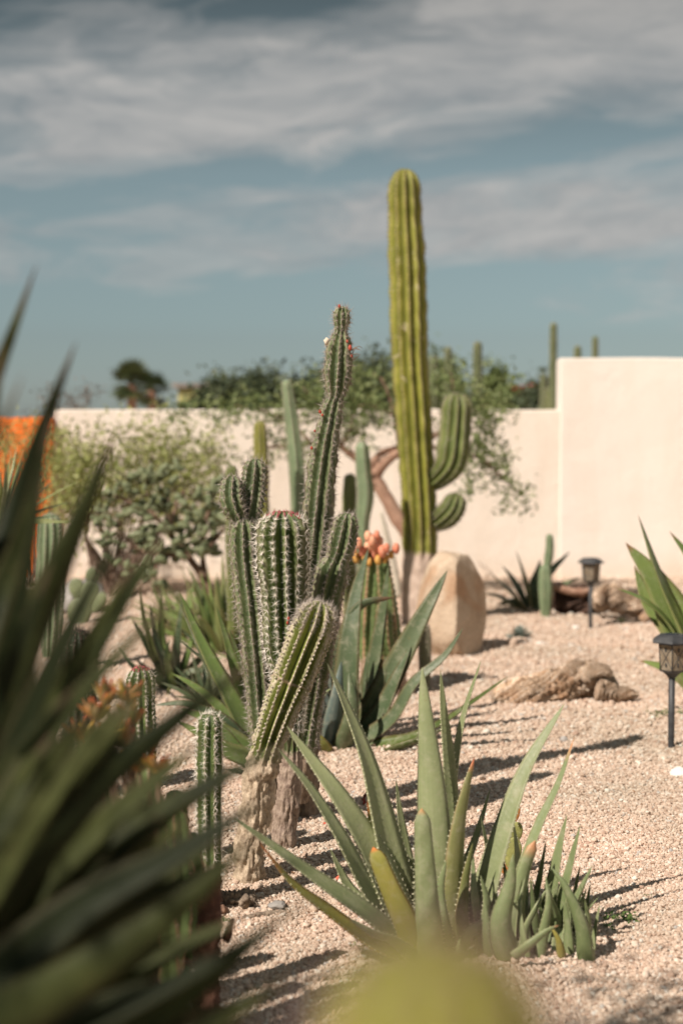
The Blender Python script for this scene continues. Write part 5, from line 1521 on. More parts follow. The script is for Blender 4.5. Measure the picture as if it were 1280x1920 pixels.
# ================================================================ SOLAR LANTERNS
M_BLACK = m_plain('weathered_black_plastic', (0.030, 0.032, 0.034), (0.062, 0.064, 0.064), 0.5, 30, 0.15, 0.002, spec=0.4)
m, t = mat('ribbed_amber_glass')
tc = t.n('ShaderNodeTexCoord')
n = t.n('ShaderNodeTexNoise', {'Vector': tc.outputs['Object'], 'Scale': 40.0, 'Detail': 3.0})
c = t.mix(t.ramp(n.outputs['Fac'], [(0.35, 0.0), (0.65, 1.0)]), (0.62, 0.52, 0.38), (0.78, 0.70, 0.56))
gl = t.n('ShaderNodeBsdfGlass', {'Color': c, 'Roughness': 0.22, 'IOR': 1.3})
df = t.n('ShaderNodeBsdfTranslucent', {'Color': c})
d2 = t.n('ShaderNodeBsdfPrincipled', {'Base Color': c, 'Roughness': 0.25})
m1 = t.n('ShaderNodeMixShader', {0: 0.45, 1: gl.outputs[0], 2: df.outputs[0]})
m2 = t.n('ShaderNodeMixShader', {0: 0.25, 1: m1.outputs[0], 2: d2.outputs[0]})
t.n('ShaderNodeOutputMaterial', {0: m2.outputs[0]})
M_GLASS = m
M_SOLAR = m_plain('solar_cell', (0.012, 0.016, 0.035), (0.02, 0.026, 0.05), 0.2, 8, 0.0)


def lathe(prof, n, c, phase=0.0):
    v = []
    for (r_, z) in prof:
        for j in range(n):
            a = 2 * math.pi * j / n + phase
            v.append((c[0] + r_ * math.cos(a), c[1] + r_ * math.sin(a), c[2] + z))
    f = grid_faces(len(prof), n)
    f = [x for x in f]
    f.append(tuple(range((len(prof) - 1) * n, len(prof) * n)))
    f.append(tuple(range(n))[::-1])
    return v, f


def lantern(gpx, label, rot=0.3):
    g = on(*gpx)
    g = np.array([g[0], g[1], g[2]])
    t_ = thing('solar_lantern', tuple(g), label, 'garden lantern', 'solar stake lanterns in the gravel bed')
    n = 6
    v, f = lathe([(0.0115, -0.06), (0.013, 0.0), (0.0135, 0.10), (0.0135, 0.292)], 12, g)
    mesh_ob('stake', v, f, M_BLACK, t_)
    # collar: funnel under the glass
    v, f = lathe([(0.015, 0.288), (0.020, 0.293), (0.024, 0.298), (0.040, 0.312), (0.056, 0.318), (0.058, 0.322)], n, g, rot)
    mesh_ob('collar', v, f, M_BLACK, t_, smooth=False)
    # panes
    z0, z1, r0, r1 = 0.323, 0.425, 0.052, 0.059
    for k in range(n):
        a0, a1 = rot + 2 * math.pi * k / n, rot + 2 * math.pi * (k + 1) / n
        def pt(q, z, off=0.0):
            rr_ = r0 + (r1 - r0) * (z - z0) / (z1 - z0) - off
            p0 = np.array([math.cos(a0), math.sin(a0)]) * rr_
            p1 = np.array([math.cos(a1), math.sin(a1)]) * rr_
            xy = p0 * (1 - q) + p1 * q
            return np.array([g[0] + xy[0], g[1] + xy[1], g[2] + z])
        vv = [pt(.03, z0), pt(.97, z0), pt(.97, z1), pt(.03, z1), pt(.03, z0, .003), pt(.97, z0, .003), pt(.97, z1, .003), pt(.03, z1, .003)]
        ff = [(0, 1, 2, 3), (7, 6, 5, 4), (0, 4, 5, 1), (1, 5, 6, 2), (2, 6, 7, 3), (3, 7, 4, 0)]
        mesh_ob('pane', vv, ff, M_GLASS, t_, smooth=False)
        # tracery wires, crossing arcs with a small diamond
        ac = Acc()
        def wire(path, r_=0.0014):
            v_, f_ = tube([pt(q, z, -0.0015) for q, z in path], [r_] * len(path), 6, 14)
            ac.add(v_, f_)
        h = z1 - z0
        wire([(0.0, z1 - .01), (0.22, z1 - h * .22), (0.5, z0 + h * .5), (0.78, z0 + h * .22), (1.0, z0 + .005)])
        wire([(1.0, z1 - .01), (0.78, z1 - h * .22), (0.5, z0 + h * .5), (0.22, z0 + h * .22), (0.0, z0 + .005)])
        for zc in (z1 - h * .18, z0 + h * .2):
            wire([(.5, zc - .009), (.56, zc), (.5, zc + .009)], 0.0018)
            wire([(.5, zc - .009), (.44, zc), (.5, zc + .009)], 0.0018)
        ac.build('tracery', M_BLACK, t_)
        v_, f_ = tube([pt(0, z0 - .002, -.001), pt(0, z1, -.001)], [0.0022, 0.0022], 8, 4)
        mesh_ob('post', v_, f_, M_BLACK, t_)
    v, f = lathe([(0.062, 0.4255), (0.062, 0.431), (0.088, 0.433), (0.0895, 0.437), (0.082, 0.445), (0.070, 0.454), (0.058, 0.462), (0.050, 0.4655), (0.002, 0.466)], n, g, rot)
    rf = mesh_ob('roof', v, f, M_BLACK, t_, smooth=False)
    v, f = lathe([(0.030, 0.4665), (0.030, 0.4685), (0.001, 0.4687)], 4, g, rot)
    mesh_ob('solar_panel', v, f, M_SOLAR, rf, smooth=False)
    v, f = lathe([(0.004, 0.322), (0.004, 0.35), (0.011, 0.357), (0.011, 0.395), (0.004, 0.40), (0.004, 0.425)], 12, g)
    mesh_ob('lamp_tube', v, f, M_WHITE, t_)
    return t_


lantern((1257, 1404), 'near black hexagonal stake lantern with crossed tracery, beside the large agave', 0.30)
lantern((1106, 1180), 'far blurred black stake lantern standing in front of the dark hollow log', 0.62)

# ================================================================ SHRUBS AND TREES INSIDE THE WALL
M_TWIG = m_plain('shrub_twig', (0.14, 0.095, 0.07), (0.27, 0.20, 0.15), 0.9, 20, 0.5)
M_LF1 = m_crown('shrub_leaf', (0.20, 0.235, 0.060), (0.31, 0.34, 0.11), (0.42, 0.43, 0.19))
M_LF2 = m_crown('desert_tree_leaf', (0.115, 0.160, 0.055), (0.190, 0.240, 0.090), (0.29, 0.33, 0.14))
M_LF3 = m_crown('dark_hedge_leaf', (0.045, 0.066, 0.034), (0.080, 0.105, 0.052), (0.14, 0.16, 0.080))
M_LF4 = m_crown('purplish_leaf', (0.09, 0.09, 0.075), (0.15, 0.13, 0.11), (0.22, 0.19, 0.16))


def shrub(name, label, cat, gp, d, stems, tips_px, leafmat, lsize, per, spread, seed, rad=0.012, twig=M_TWIG, elong=2.0, sprigs=2, down=0.0, group=None):
    """stems fan from the foot to the given crown points (px, py, dd); sprays of leaves sit on them"""
    rng = np.random.RandomState(seed)
    foot_ = P(gp[0], gp[1], d); foot_[2] = 0.0
    t_ = thing(name, tuple(foot_), label, cat, group)
    ac, lf = Acc(), Acc()
    cents = []
    for (a, b, dd) in tips_px:
        tip = P(a, b, d + dd)
        s0 = min(stems, key=lambda q_: abs(q_[0] - a) + rng.uniform(0, 60))
        mid = P(s0[0], s0[1], d + dd * 0.4)
        j = (foot_ + mid) / 2 + rng.randn(3) * 0.03
        v, f = tube([foot_ + np.array([rng.uniform(-.05, .05), rng.uniform(-.05, .05), -0.02]), j, mid, (mid + tip) / 2 + rng.randn(3) * .05, tip], [rad * 1.5, rad * 1.2, rad * .9, rad * .6, rad * .25], 6, 16, rough=0.2)
        ac.add(v, f)
        for k in range(sprigs):
            st_ = mid * (1 - (q := rng.uniform(.35, 1))) + tip * q
            en = st_ + rng.randn(3) * [0.16, 0.12, 0.14]
            v, f = tube([st_, (st_ + en) / 2 + rng.randn(3) * .02, en], [rad * .35, rad * .25, rad * .12], 4, 6)
            ac.add(v, f)
            cents += [en, (st_ + en) / 2]
        cents += [tip, tip * .85 + mid * .15]
    ac.build('branch', twig, t_)
    leaf_cards(lf, cents, lsize, rng, spread, per, elong, down)
    lf.build('crown', leafmat, t_)
    return t_


rng = np.random.RandomState(51)
tp = []
for i in range(104):
    a = rng.uniform(100, 455)
    lo = 766 + 36 * abs(math.sin(a * 0.021)) + (30 if a < 180 else 0) + (20 if a > 370 else 0)
    tp.append((a, rng.uniform(lo, 950), rng.uniform(-.35, .45)))
shrub('leafy_shrub', 'loose pale green leafy shrub with gaps against the low cream wall', 'shrub', (215, 1110), 11.3, [(190, 980), (230, 960), (270, 970), (310, 980), (160, 1000)], tp, M_LF1, 0.046, 14, 0.085, 52, rad=0.005)
tp = [(rng.uniform(60, 175), rng.uniform(722, 765), rng.uniform(-.3, .3)) for _ in range(12)]
shrub('sparse_purple_shrub', 'sparse purplish shrub poking above the end of the orange wall', 'shrub', (110, 1050), 13.4, [(110, 830), (130, 820)], tp, M_LF4, 0.035, 9, 0.05, 54, rad=0.006)

tp = [(rng.uniform(-10, 112), rng.uniform(785, 880), rng.uniform(-.3, .3)) for _ in range(15)]
shrub('yellowish_shrub', 'yellow green shrub growing up in front of the orange wall', 'shrub', (60, 1100), 11.9, [(20, 980), (60, 960), (95, 970)], tp, M_LF1, 0.045, 14, 0.06, 57, rad=0.006)

# tree with reddish branches behind the tall cactus
dT = 11.0
T_ = thing('desert_tree', (P(812, 1110, dT)[0], dT, 0), 'low desert tree with bent reddish brown branches behind the tallest cactus', 'tree')
ac = Acc()
rng = np.random.RandomState(61)
limbs = [([(826, 1125), (790, 1040), (752, 982), (722, 930), (700, 895), (672, 862), (640, 838)], [.075, .066, .060, .055, .05, .035, .018], 0),
         ([(700, 895), (720, 868), (752, 846), (790, 832)], [.05, .042, .034, .022], -.05),
         ([(690, 880), (712, 852), (745, 838)], [.03, .026, .016], .05),
         ([(672, 862), (630, 834), (585, 832), (520, 838), (478, 836)], [.03, .024, .018, .012, .006], .1),
         ([(790, 832), (840, 800), (880, 770), (915, 760)], [.022, .018, .012, .006], .2), ([(790, 832), (850, 850), (900, 860), (950, 905), (975, 925)], [.02, .016, .012, .008, .004], .1),
         ([(752, 846), (740, 780), (720, 720), (700, 700)], [.028, .02, .014, .007], .2), ([(640, 838), (610, 780), (580, 740), (560, 720)], [.016, .012, .009, .005], .15),
         ([(585, 832), (540, 790), (490, 770), (440, 760)], [.014, .01, .007, .004], .2), ([(840, 800), (850, 740), (845, 700)], [.014, .01, .005], .2),
         ([(640, 838), (660, 790), (650, 740)], [.014, .01, .005], .1), ([(740, 780), (690, 760), (650, 770)], [.012, .009, .005], .1)]
tr_ = None
tpts = []
for i, (pth, rr_, dd) in enumerate(limbs):
    n_ = len(pth)
    pts = [P(a, b, dT + dd * k / n_) for k, (a, b) in enumerate(pth)]
    v, f = tube(pts, rr_, 12, n_ * 6, rough=0.2, rs=14)
    if i == 0:
        tr_ = mesh_ob('trunk', v, f, M_BARKR, T_)
    else:
        mesh_ob('branch', v, f, M_BARKR if i < 3 else M_BARK, tr_)
    if i > 2:
        cc = catmull(pts, 12)
        tpts += list(cc[4:])
lf = Acc()
cents = []
for p in tpts:
    for _ in range(3):
        cents.append(p + rng.randn(3) * [.11, .12, .09])
for (a, b, sx, sy, n_) in ((910, 790, 28, 25, 20), (905, 760, 22, 14, 12), (880, 850, 28, 18, 14), (930, 870, 14, 10, 5), (945, 905, 6, 12, 4), (972, 925, 8, 4, 3), (690, 775, 45, 18, 18), (600, 770, 40, 14, 14), (430, 770, 40, 14, 16), (355, 768, 22, 10, 7), (890, 905, 12, 8, 4), (660, 700, 40, 14, 14), (740, 700, 30, 20, 8), (880, 930, 8, 12, 3), (915, 840, 25, 25, 9), (650, 815, 40, 20, 10), (520, 790, 30, 20, 8)):
    for _ in range(n_):
        cents.append(P(a + rng.randn() * sx * .7, b + rng.randn() * sy * .7, dT + .15 + rng.randn() * .18))
leaf_cards(lf, cents, 0.048, rng, 0.045, 17, 2.2)
lf.build('crown', M_LF2, T_)
# pale drooping white stem by the tall cactus
sl = thing('pale_slanting_stem', (P(748, 1110, 10.4)[0], 10.4, 0), 'pale thin slanting stem left of the tallest cactus foot', 'stem')
v, f = tube([P(748, 1120, 10.4), P(738, 1060, 10.4), P(725, 1005, 10.4), P(714, 960, 10.4)], [0.026, 0.024, 0.020, 0.012], 10, 20, rough=0.1)
mesh_ob('stalk', v, f, m_plain('pale_stem', (0.42, 0.38, 0.30), (0.55, 0.50, 0.40), 0.8, 10), sl)

# unseen tree added left of the tripod: canopy set to dapple the near gravel and the sword leaves
kc = 1.0 / math.tan(R(SUN_EL))
rng = np.random.RandomState(123)
t_ = thing('added_shade_tree', (-2.35, 0.35, 0), 'thin desert tree added out of view, its canopy placed to dapple the nearest gravel with shade', 'tree')
ac, lf, cents = Acc(), Acc(), []
v, f = tube([[-2.35, .35, -.1], [-2.3, .4, .8], [-2.15, .5, 1.6], [-2.0, .6, 2.1]], [.09, .075, .06, .045], 12, 30, rough=.25, rs=14)
tk = mesh_ob('trunk', v, f, M_BARKR, t_)
for (gx, gy, z0_, n_, sp) in ((.74, 3.10, 0, 7, .16), (.98, 3.22, 0, 4, .12), (.52, 2.98, 0, 5, .14), (-.02, 3.02, 0, 8, .16), (-.24, 3.12, 0, 6, .14), (.22, 2.95, 0, 4, .12), (-.45, 2.8, 0, 8, .2),
                              (-.35, 1.45, .8, 5, .2), (-.45, 1.5, .6, 5, .2), (-.25, 1.5, .6, 4, .15), (-.5, 2.2, .6, 6, .2), (-.7, 2.6, .5, 6, .2)):
    h_ = rng.uniform(2.25, 2.55)
    q_ = np.array([gx - tx * kc * (h_ - z0_), gy - ty * kc * (h_ - z0_), h_])
    v, f = tube([[-2.1, .52, 1.75], (np.array([-2.1, .52, 1.75]) + q_) / 2 + [0, 0, .22], q_], [.03, .018, .006], 7, 14, rough=.2)
    mesh_ob('branch', v, f, M_BARK, tk)
    for _ in range(n_ * 2):
        cents.append(q_ + rng.randn(3) * [sp, sp, .10])
leaf_cards(lf, cents, 0.045, rng, 0.05, 15, 2.2)
lf.build('crown', M_LF2, t_)

# ---- cholla like bush of small sausage joints, each joint a piece of its own
g = P(398, 1140, 10.2)
CH = thing('jointed_cactus_bush', (g[0], g[1], 0), 'bushy grey green cactus made of many small oval joints on dark forked branches', 'cactus')
joint_meshes = []
for k in range(6):
    a = stem_data([[0, 0, 0, .024], [0.005 * (k - 3), 0, .05, .034], [0, 0.004 * k, .10 + .006 * k, .027]], 8, 0.08, 14, 3, seed=80 + k, lump=0.05, capk=1.3)
    ob_ = stem_part('joint', a, M_PAD, CH)
    ob_.location = (0, 0, 0)
    me_ = ob_.data
    vv = np.empty(len(me_.vertices) * 3, np.float32)
    me_.vertices.foreach_get('co', vv)
    vv = vv.reshape(-1, 3) + np.array(CH.location, np.float32)
    me_.vertices.foreach_set('co', vv.ravel())
    me_.update()
    joint_meshes.append(me_)
    bpy.data.objects.remove(ob_)
rng = np.random.RandomState(66)
brs = [([(398, 1140), (385, 1090), (350, 1040), (318, 1000), (285, 960)], [.040, .034, .026, .020, .014]), ([(385, 1090), (380, 1040), (385, 980), (400, 940)], [.026, .020, .016, .010]),
       ([(350, 1040), (300, 1040), (260, 1030), (225, 1000)], [.02, .016, .013, .010]), ([(318, 1000), (330, 950), (345, 920)], [.016, .013, .01]), ([(380, 1040), (420, 990), (440, 950)], [.016, .012, .01]),
       ([(300, 1040), (290, 1075), (300, 1100)], [.013, .011, .009]), ([(285, 960), (240, 940), (215, 930)], [.013, .011, .009])]
segs = []
for pth, rr_ in brs:
    pts = [P(a, b, 10.2 + rng.uniform(-.06, .06)) for a, b in pth]
    v, f = tube(pts, rr_, 10, len(pth) * 5, rough=0.25, rs=16)
    mesh_ob('branch', v, f, M_BARK, CH)
    segs += list(catmull(pts, 30)[6:])
loc0 = np.array(CH.location)
cnt = 0
while cnt < 285:
    # inside the crown outline
    a, b = rng.uniform(175, 455), rng.uniform(875, 1120)
    u, w_ = (a - 320) / 140, (b - 990) / 115
    if u * u + w_ * w_ > 1.0 or (a > 330 and b > 1050) or (a < 240 and b > 1075) or (a > 400 and b > 1010):
        continue
    if fbm(a * .02, b * .02, 1.1, 1.6, 2) < -0.06:
        continue
    p = P(a, b, 10.2 + rng.uniform(-.32, .32))
    o_ = bpy.data.objects.new('joint', joint_meshes[cnt % 6])
    COL.objects.link(o_)
    o_.parent = CH
    o_.location = tuple(p - loc0)
    o_.rotation_euler = (rng.uniform(-1.5, 1.5), rng.uniform(-1.5, 1.5), rng.uniform(0, 6.3))
    s_ = rng.uniform(0.5, 0.80)
    o_.scale = (s_, s_, s_ * rng.uniform(.8, 1.25))
    cnt += 1

# small prickly pears
def pear(gp, label, pads, d, m_=M_PAD, spn=True):
    g_ = P(gp[0], gp[1], d); g_[2] = 0
    t_ = thing('prickly_pear', tuple(g_), label, 'prickly pear')
    for i, (a, b, w_, h_, rot, m2_) in enumerate(pads):
        c_ = P(a, b, d + 0.02 * (i % 2))
        W, Hh = w_ / 2 / FPX * d, h_ / 2 / FPX * d
        v = []
        rows, n = 12, 18
        for k in range(rows):
            ph = math.pi * k / (rows - 1)
            for j in range(n):
                an = 2 * math.pi * j / n
                x, y, z = math.sin(ph) * math.cos(an) * W * (1 + .18 * math.cos(ph)), math.sin(ph) * math.sin(an) * W * .28, math.cos(ph) * Hh
                v.append(c_ + np.array([x * math.cos(rot) + z * math.sin(rot), y, -x * math.sin(rot) + z * math.cos(rot)]))
        pd = mesh_ob('pad', v, [q[::-1] for q in grid_faces(rows, n)], m2_ or m_, t_)
        if spn:
            V_, F_ = [], []
            rg = np.random.RandomState(i)
            for _ in range(60):
                q = rg.randint(len(v))
                spike(V_, F_, np.array(v[q]), nv(np.array(v[q]) - c_) + rg.randn(3) * .3, 0.005 / 4 * d * .8, 0.0006)
            mesh_ob('spine', np.array(V_), F_, M_SPINE, pd, smooth=False, kind='stuff')
    return t_


pear((155, 1180), 'small prickly pear with oval green pads in front of the grey rock', [(150, 1150, 44, 56, .1, None), (145, 1105, 30, 44, -.2, None), (168, 1115, 32, 50, .25, None), (172, 1080, 22, 32, .1, None), (185, 1130, 28, 44, .5, None)], 9.6)
M_PADY = m_skin('bright_pad_skin', (0.24, 0.26, 0.07), (0.36, 0.36, 0.12), (.3, .2, .1), .3, scar=(0.62, 0.35, 0.18), scale=60)
M_PADO = m_skin('orange_pad_skin', (0.45, 0.15, 0.03), (0.60, 0.24, 0.05), (.4, .2, .1), .3, scar=(0.6, 0.3, 0.1), scale=60)
pear((960, 1660), 'tiny spotted prickly pear with an orange top pad behind the aloe pups', [(960, 1600, 34, 62, .12, M_PADY), (966, 1562, 26, 44, .15, M_PADY), (967, 1524, 15, 34, .1, M_PADO), (948, 1636, 24, 34, -.5, M_PADO)], 4.0)

# low plants and weeds
def tuft(name, label, cat, gp, n, ln, wd, ms, seed, up=(20, 80), **kw):
    g_ = on(*gp)
    t_ = thing(name, tuple(g_), label, cat)
    rg = np.random.RandomState(seed)
    for i in range(n):
        a_ = rg.uniform(0, 6.28); el = R(rg.uniform(*up))
        d = np.array([math.cos(a_) * math.cos(el), math.sin(a_) * math.cos(el), math.sin(el)])
        l = ln * rg.uniform(.7, 1.2)
        b_ = g_ + np.array([math.cos(a_), math.sin(a_), 0]) * ln * .15
        add_leaf(t_, [b_, b_ + d * l * .5 + [0, 0, l * .1], b_ + d * l], wd, ms, face=.2, rows=6, seed=seed + i)
    return t_


tuft('low_blue_plant', 'low rounded blue grey succulent plant on the gravel beside the boulder', 'succulent', (972, 1196), 60, 0.085, 0.022, BLG, 1, (5, 85))
tuft('low_green_plant', 'low bright green ground plant in front of the pale driftwood branch', 'plant', (1162, 1172), 26, 0.045, 0.018, GRN, 2, (10, 70))


def weed(gp, label, n, r_, seed, m_):
    g_ = on(*gp)
    t_ = thing('weed', tuple(g_), label, 'weed')
    rg = np.random.RandomState(seed)
    ac_, lf_ = Acc(), Acc()
    cc = []
    for i in range(n):
        a_ = rg.uniform(0, 6.28)
        e = g_ + np.array([math.cos(a_) * r_ * rg.uniform(.3, 1), math.sin(a_) * r_ * rg.uniform(.3, 1), r_ * rg.uniform(.1, .45)])
        v, f = tube([g_, (g_ + e) / 2 + [0, 0, .004], e], [.0012, .001, .0006], 4, 6)
        ac_.add(v, f)
        cc += [e, (g_ + e) / 2]
    ac_.build('sprig', M_LF2, t_, )
    leaf_cards(lf_, cc, r_ * .20, rg, r_ * .10, 7, 2.0)
    lf_.build('foliage', m_, t_)


M_WEED = m_crown('weed_leaf', (0.06, 0.13, 0.03), (0.11, 0.20, 0.05), (0.18, 0.27, 0.08))
weed((1165, 1742), 'lacy green weed sprouting in the shadow right of the aloe pups', 9, 0.055, 1, M_WEED)
weed((1140, 1756), 'smaller weed touching the shadow beside the aloe pups', 6, 0.03, 2, M_WEED)
weed((1212, 1697), 'tiny yellow green seedling alone on the gravel right of the lacy weed', 4, 0.015, 3, M_LF1)
weed((1232, 1350), 'small green weed on the gravel by the post of the near lantern', 7, 0.06, 4, M_WEED)
weed((1268, 1346), 'small green weed behind the post of the near lantern', 5, 0.045, 9, M_WEED)
weed((452, 1652), 'tiny green weed at the foot of the leaning trunk', 5, 0.016, 5, M_WEED)
weed((506, 1610), 'tiny green weed between the two woody trunks', 5, 0.016, 6, M_WEED)
weed((420, 1738), 'tiny green weed beside the knotty wood lump', 6, 0.02, 7, M_WEED)
weed((666, 1790), 'dry little sprig near the foot of the largest aloe', 4, 0.02, 8, M_LF1)

# dry litter scattered on the gravel: bits of twig and leaf
rng = np.random.RandomState(200)
ac = Acc()
for i in range(420):
    d = rng.uniform(2.9, 7.5)
    x = rng.uniform(-.26, .27) * d
    p = np.array([x, d, gz(x, d) + .006])
    a_ = rng.uniform(0, 6.28)
    l = rng.lognormal(0, .5) * .010
    e = p + np.array([math.cos(a_) * l, math.sin(a_) * l, rng.uniform(-.002, .004)])
    w_ = rng.uniform(.0008, .0022)
    v, f = tube([p, (p + e) / 2 + rng.randn(3) * .001, e], [w_, w_ * 1.2, w_ * .5], 4, 4)
    ac.add(v, f)
M_LIT = m_plain('dry_litter', (0.10, 0.05, 0.03), (0.34, 0.20, 0.11), 0.9, 9, 0.2)
ac.build('dry_litter', M_LIT, None, label='tiny dry twig and leaf bits scattered over the pale gravel', cat='litter', kind='stuff')

# fallen red leaves
M_REDL = m_leaf('dry_red_leaf', (0.42, 0.05, 0.025), (0.62, 0.10, 0.04), edge=(.5, .1, .05))
M_REDD = m_leaf('dark_red_leaf', (0.14, 0.02, 0.012), (0.30, 0.04, 0.02), edge=(.2, .04, .02))
for i, (a, b, ms, n_, lab) in enumerate(((588, 1520, M_REDL, 3, 'curled bright red fallen leaf on gravel right of the second trunk'), (562, 1530, M_REDL, 2, 'thin red leaf scrap nearest the second woody trunk'),
                                         (682, 1512, M_REDD, 4, 'dark red dried leaf cluster behind the yellowing aloe leaf'), (632, 1662, M_REDL, 1, 'tiny red leaf scrap in the shadow under the aloe'),
                                         (604, 1556, M_REDL, 1, 'faint reddish leaf shred in the shadow band behind the aloe'))):
    g_ = on(a, b)
    t_ = thing('fallen_leaf', tuple(g_), lab, 'fallen leaf')
    rg = np.random.RandomState(i + 40)
    for k in range(n_):
        a_ = rg.uniform(0, 6.28)
        s_ = 0.018 + 0.008 * (n_ > 2)
        d = np.array([math.cos(a_) * .5, math.sin(a_) * .3, rg.uniform(.3, 1.2)])
        st_ = g_ + np.array([rg.uniform(-.006, .006), 0, .004 + .012 * k * (n_ > 2)])
        add_leaf(t_, [st_, st_ + d * s_ * .6 + [.003, 0, 0], st_ + d * s_ * 1.1 + [.006, 0, -.002]], 0.010 + .004 * (n_ > 2), [ms, ms], face=.6, rows=7, seed=i, thick=.05)

# ================================================================ BEYOND THE WALL
def leafy_tree(name, label, px0, px1, top, d, m_, seed, trunk_px=None, n=None, size=0.16, cat='tree', group=None, lift=0.0, bushy=True):
    rg = np.random.RandomState(seed)
    cx = (px0 + px1) / 2
    c0 = P(cx, top, d)
    W = (px1 - px0) / 2 / FPX * d
    Hh = c0[2]
    t_ = thing(name, (c0[0], d, 0), label, cat, group)
    ac_ = Acc()
    cents = []
    nb = n or 12
    v, f = tube([[c0[0], d, -.1], [c0[0] + rg.uniform(-.1, .1), d, Hh * .35], [c0[0], d, Hh * .6]], [.10, .08, .05], 8, 12, rough=.2)
    ac_.add(v, f)
    for i in range(nb):
        a_ = rg.uniform(0, 6.28)
        rr_ = math.sqrt(rg.rand())
        e = np.array([c0[0] + math.cos(a_) * W * rr_, d + math.sin(a_) * W * .6 * rr_, Hh * (1 - .30 * rr_ ** 2) * rg.uniform(.72, 1.0)])
        v, f = tube([[c0[0], d, Hh * rg.uniform(.2, .5)], (np.array([c0[0], d, Hh * .5]) + e) / 2 + rg.randn(3) * .08, e], [.04, .025, .008], 5, 8)
        ac_.add(v, f)
        for _ in range(5):
            cents.append(e + rg.randn(3) * [W * .16, W * .16, Hh * .055])
    ac_.build('trunk', M_BARK, t_)
    lf_ = Acc()
    leaf_cards(lf_, cents, size * .72, rg, size * 1.0, 46, 1.8)
    lf_.build('crown', m_, t_)
    return t_


rng = np.random.RandomState(90)
hedge = [(352, 450, 716, 19), (395, 480, 698, 21), (440, 545, 690, 20), (500, 590, 698, 22), (540, 650, 692, 20), (600, 700, 690, 22), (650, 745, 676, 20), (690, 790, 682, 23), (800, 850, 690, 21), (905, 945, 700, 19), (985, 1050, 735, 18.5)]
labs = ['dark green bushy tree at the end of the yellow building', 'dark rounded tree directly right of the yellow building', 'broad dark green tree above the low wall left of the spiny stems', 'dark tree above the wall just left of the tall spiny stem',
        'dense green tree behind the tip segment of the tall spiny stem', 'dark dense tree right of the tall spiny stem above the wall', 'taller green tree between tall spiny stem and tallest cactus', 'leafy tree showing behind the tallest cactus above the wall',
        'slim green bush between tallest cactus and the pinkish far column', 'small green bush right of the pinkish far column', 'low dense bush under the red roof beside the tall wall']
for i, ((a, b, tpx, d), lab) in enumerate(zip(hedge, labs)):
    leafy_tree('bushy_tree', lab, a, b, tpx + (24 if i < 8 else 6), d, M_LF3 if i not in (8, 9) else M_LF2, 91 + i, n=int(20 + (b - a) * .26), size=0.13, group='trees beyond the garden wall')

# fan palms
M_PALM = m_crown('palm_leaf', (0.035, 0.055, 0.020), (0.085, 0.105, 0.040), (0.16, 0.17, 0.065))
for i, (a, b, r_, d, lab) in enumerate(((246, 722, 27, 30, 'fan palm with pale trunk rising beyond the low wall'), (284, 732, 23, 33, 'darker leaning fan palm right beside the palm with pale trunk'))):
    c_ = P(a, b, d)
    rad = 1.9 * r_ / FPX * d
    t_ = thing('fan_palm', (c_[0], d, 0), lab, 'palm')
    v, f = tube([[c_[0] + .05, d, -.1], [c_[0] + .03, d, c_[2] * .5], [c_[0], d, c_[2]]], [.14, .12, .10], 10, 20, rough=.15)
    mesh_ob('trunk', v, f, M_BARKR, t_)
    rg = np.random.RandomState(i + 3)
    for k in range(40):
        el = R(rg.uniform(-55, 88)); a_ = rg.uniform(0, 6.28)
        d3 = np.array([math.cos(a_) * math.cos(el), math.sin(a_) * math.cos(el), math.sin(el)])
        l = rad * rg.uniform(.8, 1.12)
        side = nv(np.cross(d3, (0, 0, 1)))
        up_ = np.cross(side, d3)
        vv, ff = [], []
        st_ = c_ + d3 * l * .45
        v_, f_ = tube([c_, st_], [.012, .008], 4, 3)
        vv += list(v_); ff += f_
        for q in np.linspace(-1.2, 1.2, 9):
            dd_ = nv(d3 * math.cos(q) + side * math.sin(q) - np.array([0, 0, .25]))
            kk = len(vv)
            w_ = l * .045
            pr = nv(np.cross(dd_, up_)) * w_
            vv += [st_, st_ + dd_ * l * .3 + pr, st_ + dd_ * l * .62, st_ + dd_ * l * .3 - pr]
            ff.append((kk, kk + 1, kk + 2, kk + 3))
        mesh_ob('frond', vv, ff, M_PALM, t_, attrs={'shade': np.full(len(vv), rg.rand() * (.8 if i == 0 else .35))})

# yellow building with tiled edge
dY2 = 34.0
x0, x1 = px2x(334, dY2), px2x(412, dY2)
zt = zz(728, dY2)
bd = thing('yellow_building', ((x0 + x1) / 2, dY2, 0), 'low pale yellow green building left of the dark trees beyond the wall', 'building')
M_YB = m_plain('yellow_render', (0.30, 0.29, 0.12), (0.38, 0.36, 0.16), 0.9, 3, 0.3)
M_GROOF = m_plain('grey_tile', (0.20, 0.18, 0.16), (0.28, 0.25, 0.22), 0.8, 5, 0.3)
slab('wall', x0, x1 + 3, dY2, dY2 + 4, -.1, zt, M_YB, bd, bev=.04, step=.8)
def boxm(x0, x1, y0, y1, z0, z1):
    v = [(x, y, z) for z in (z0, z1) for y in (y0, y1) for x in (x0, x1)]
    return v, [(0, 2, 3, 1), (4, 5, 7, 6), (0, 1, 5, 4), (2, 6, 7, 3), (0, 4, 6, 2), (1, 3, 7, 5)]


v, f = boxm(x0 - .12, x1 + 3.12, dY2 - .12, dY2 + 4.1, zt + .02, zt + .12)
mesh_ob('roof', v, f, M_GROOF, bd, smooth=False)
v, f = boxm(x1 + .9, x1 + 1.7, dY2 - .03, dY2 + .02, .9, 1.9)
w_ = mesh_ob('window', v, f, M_BLACK, bd, smooth=False)

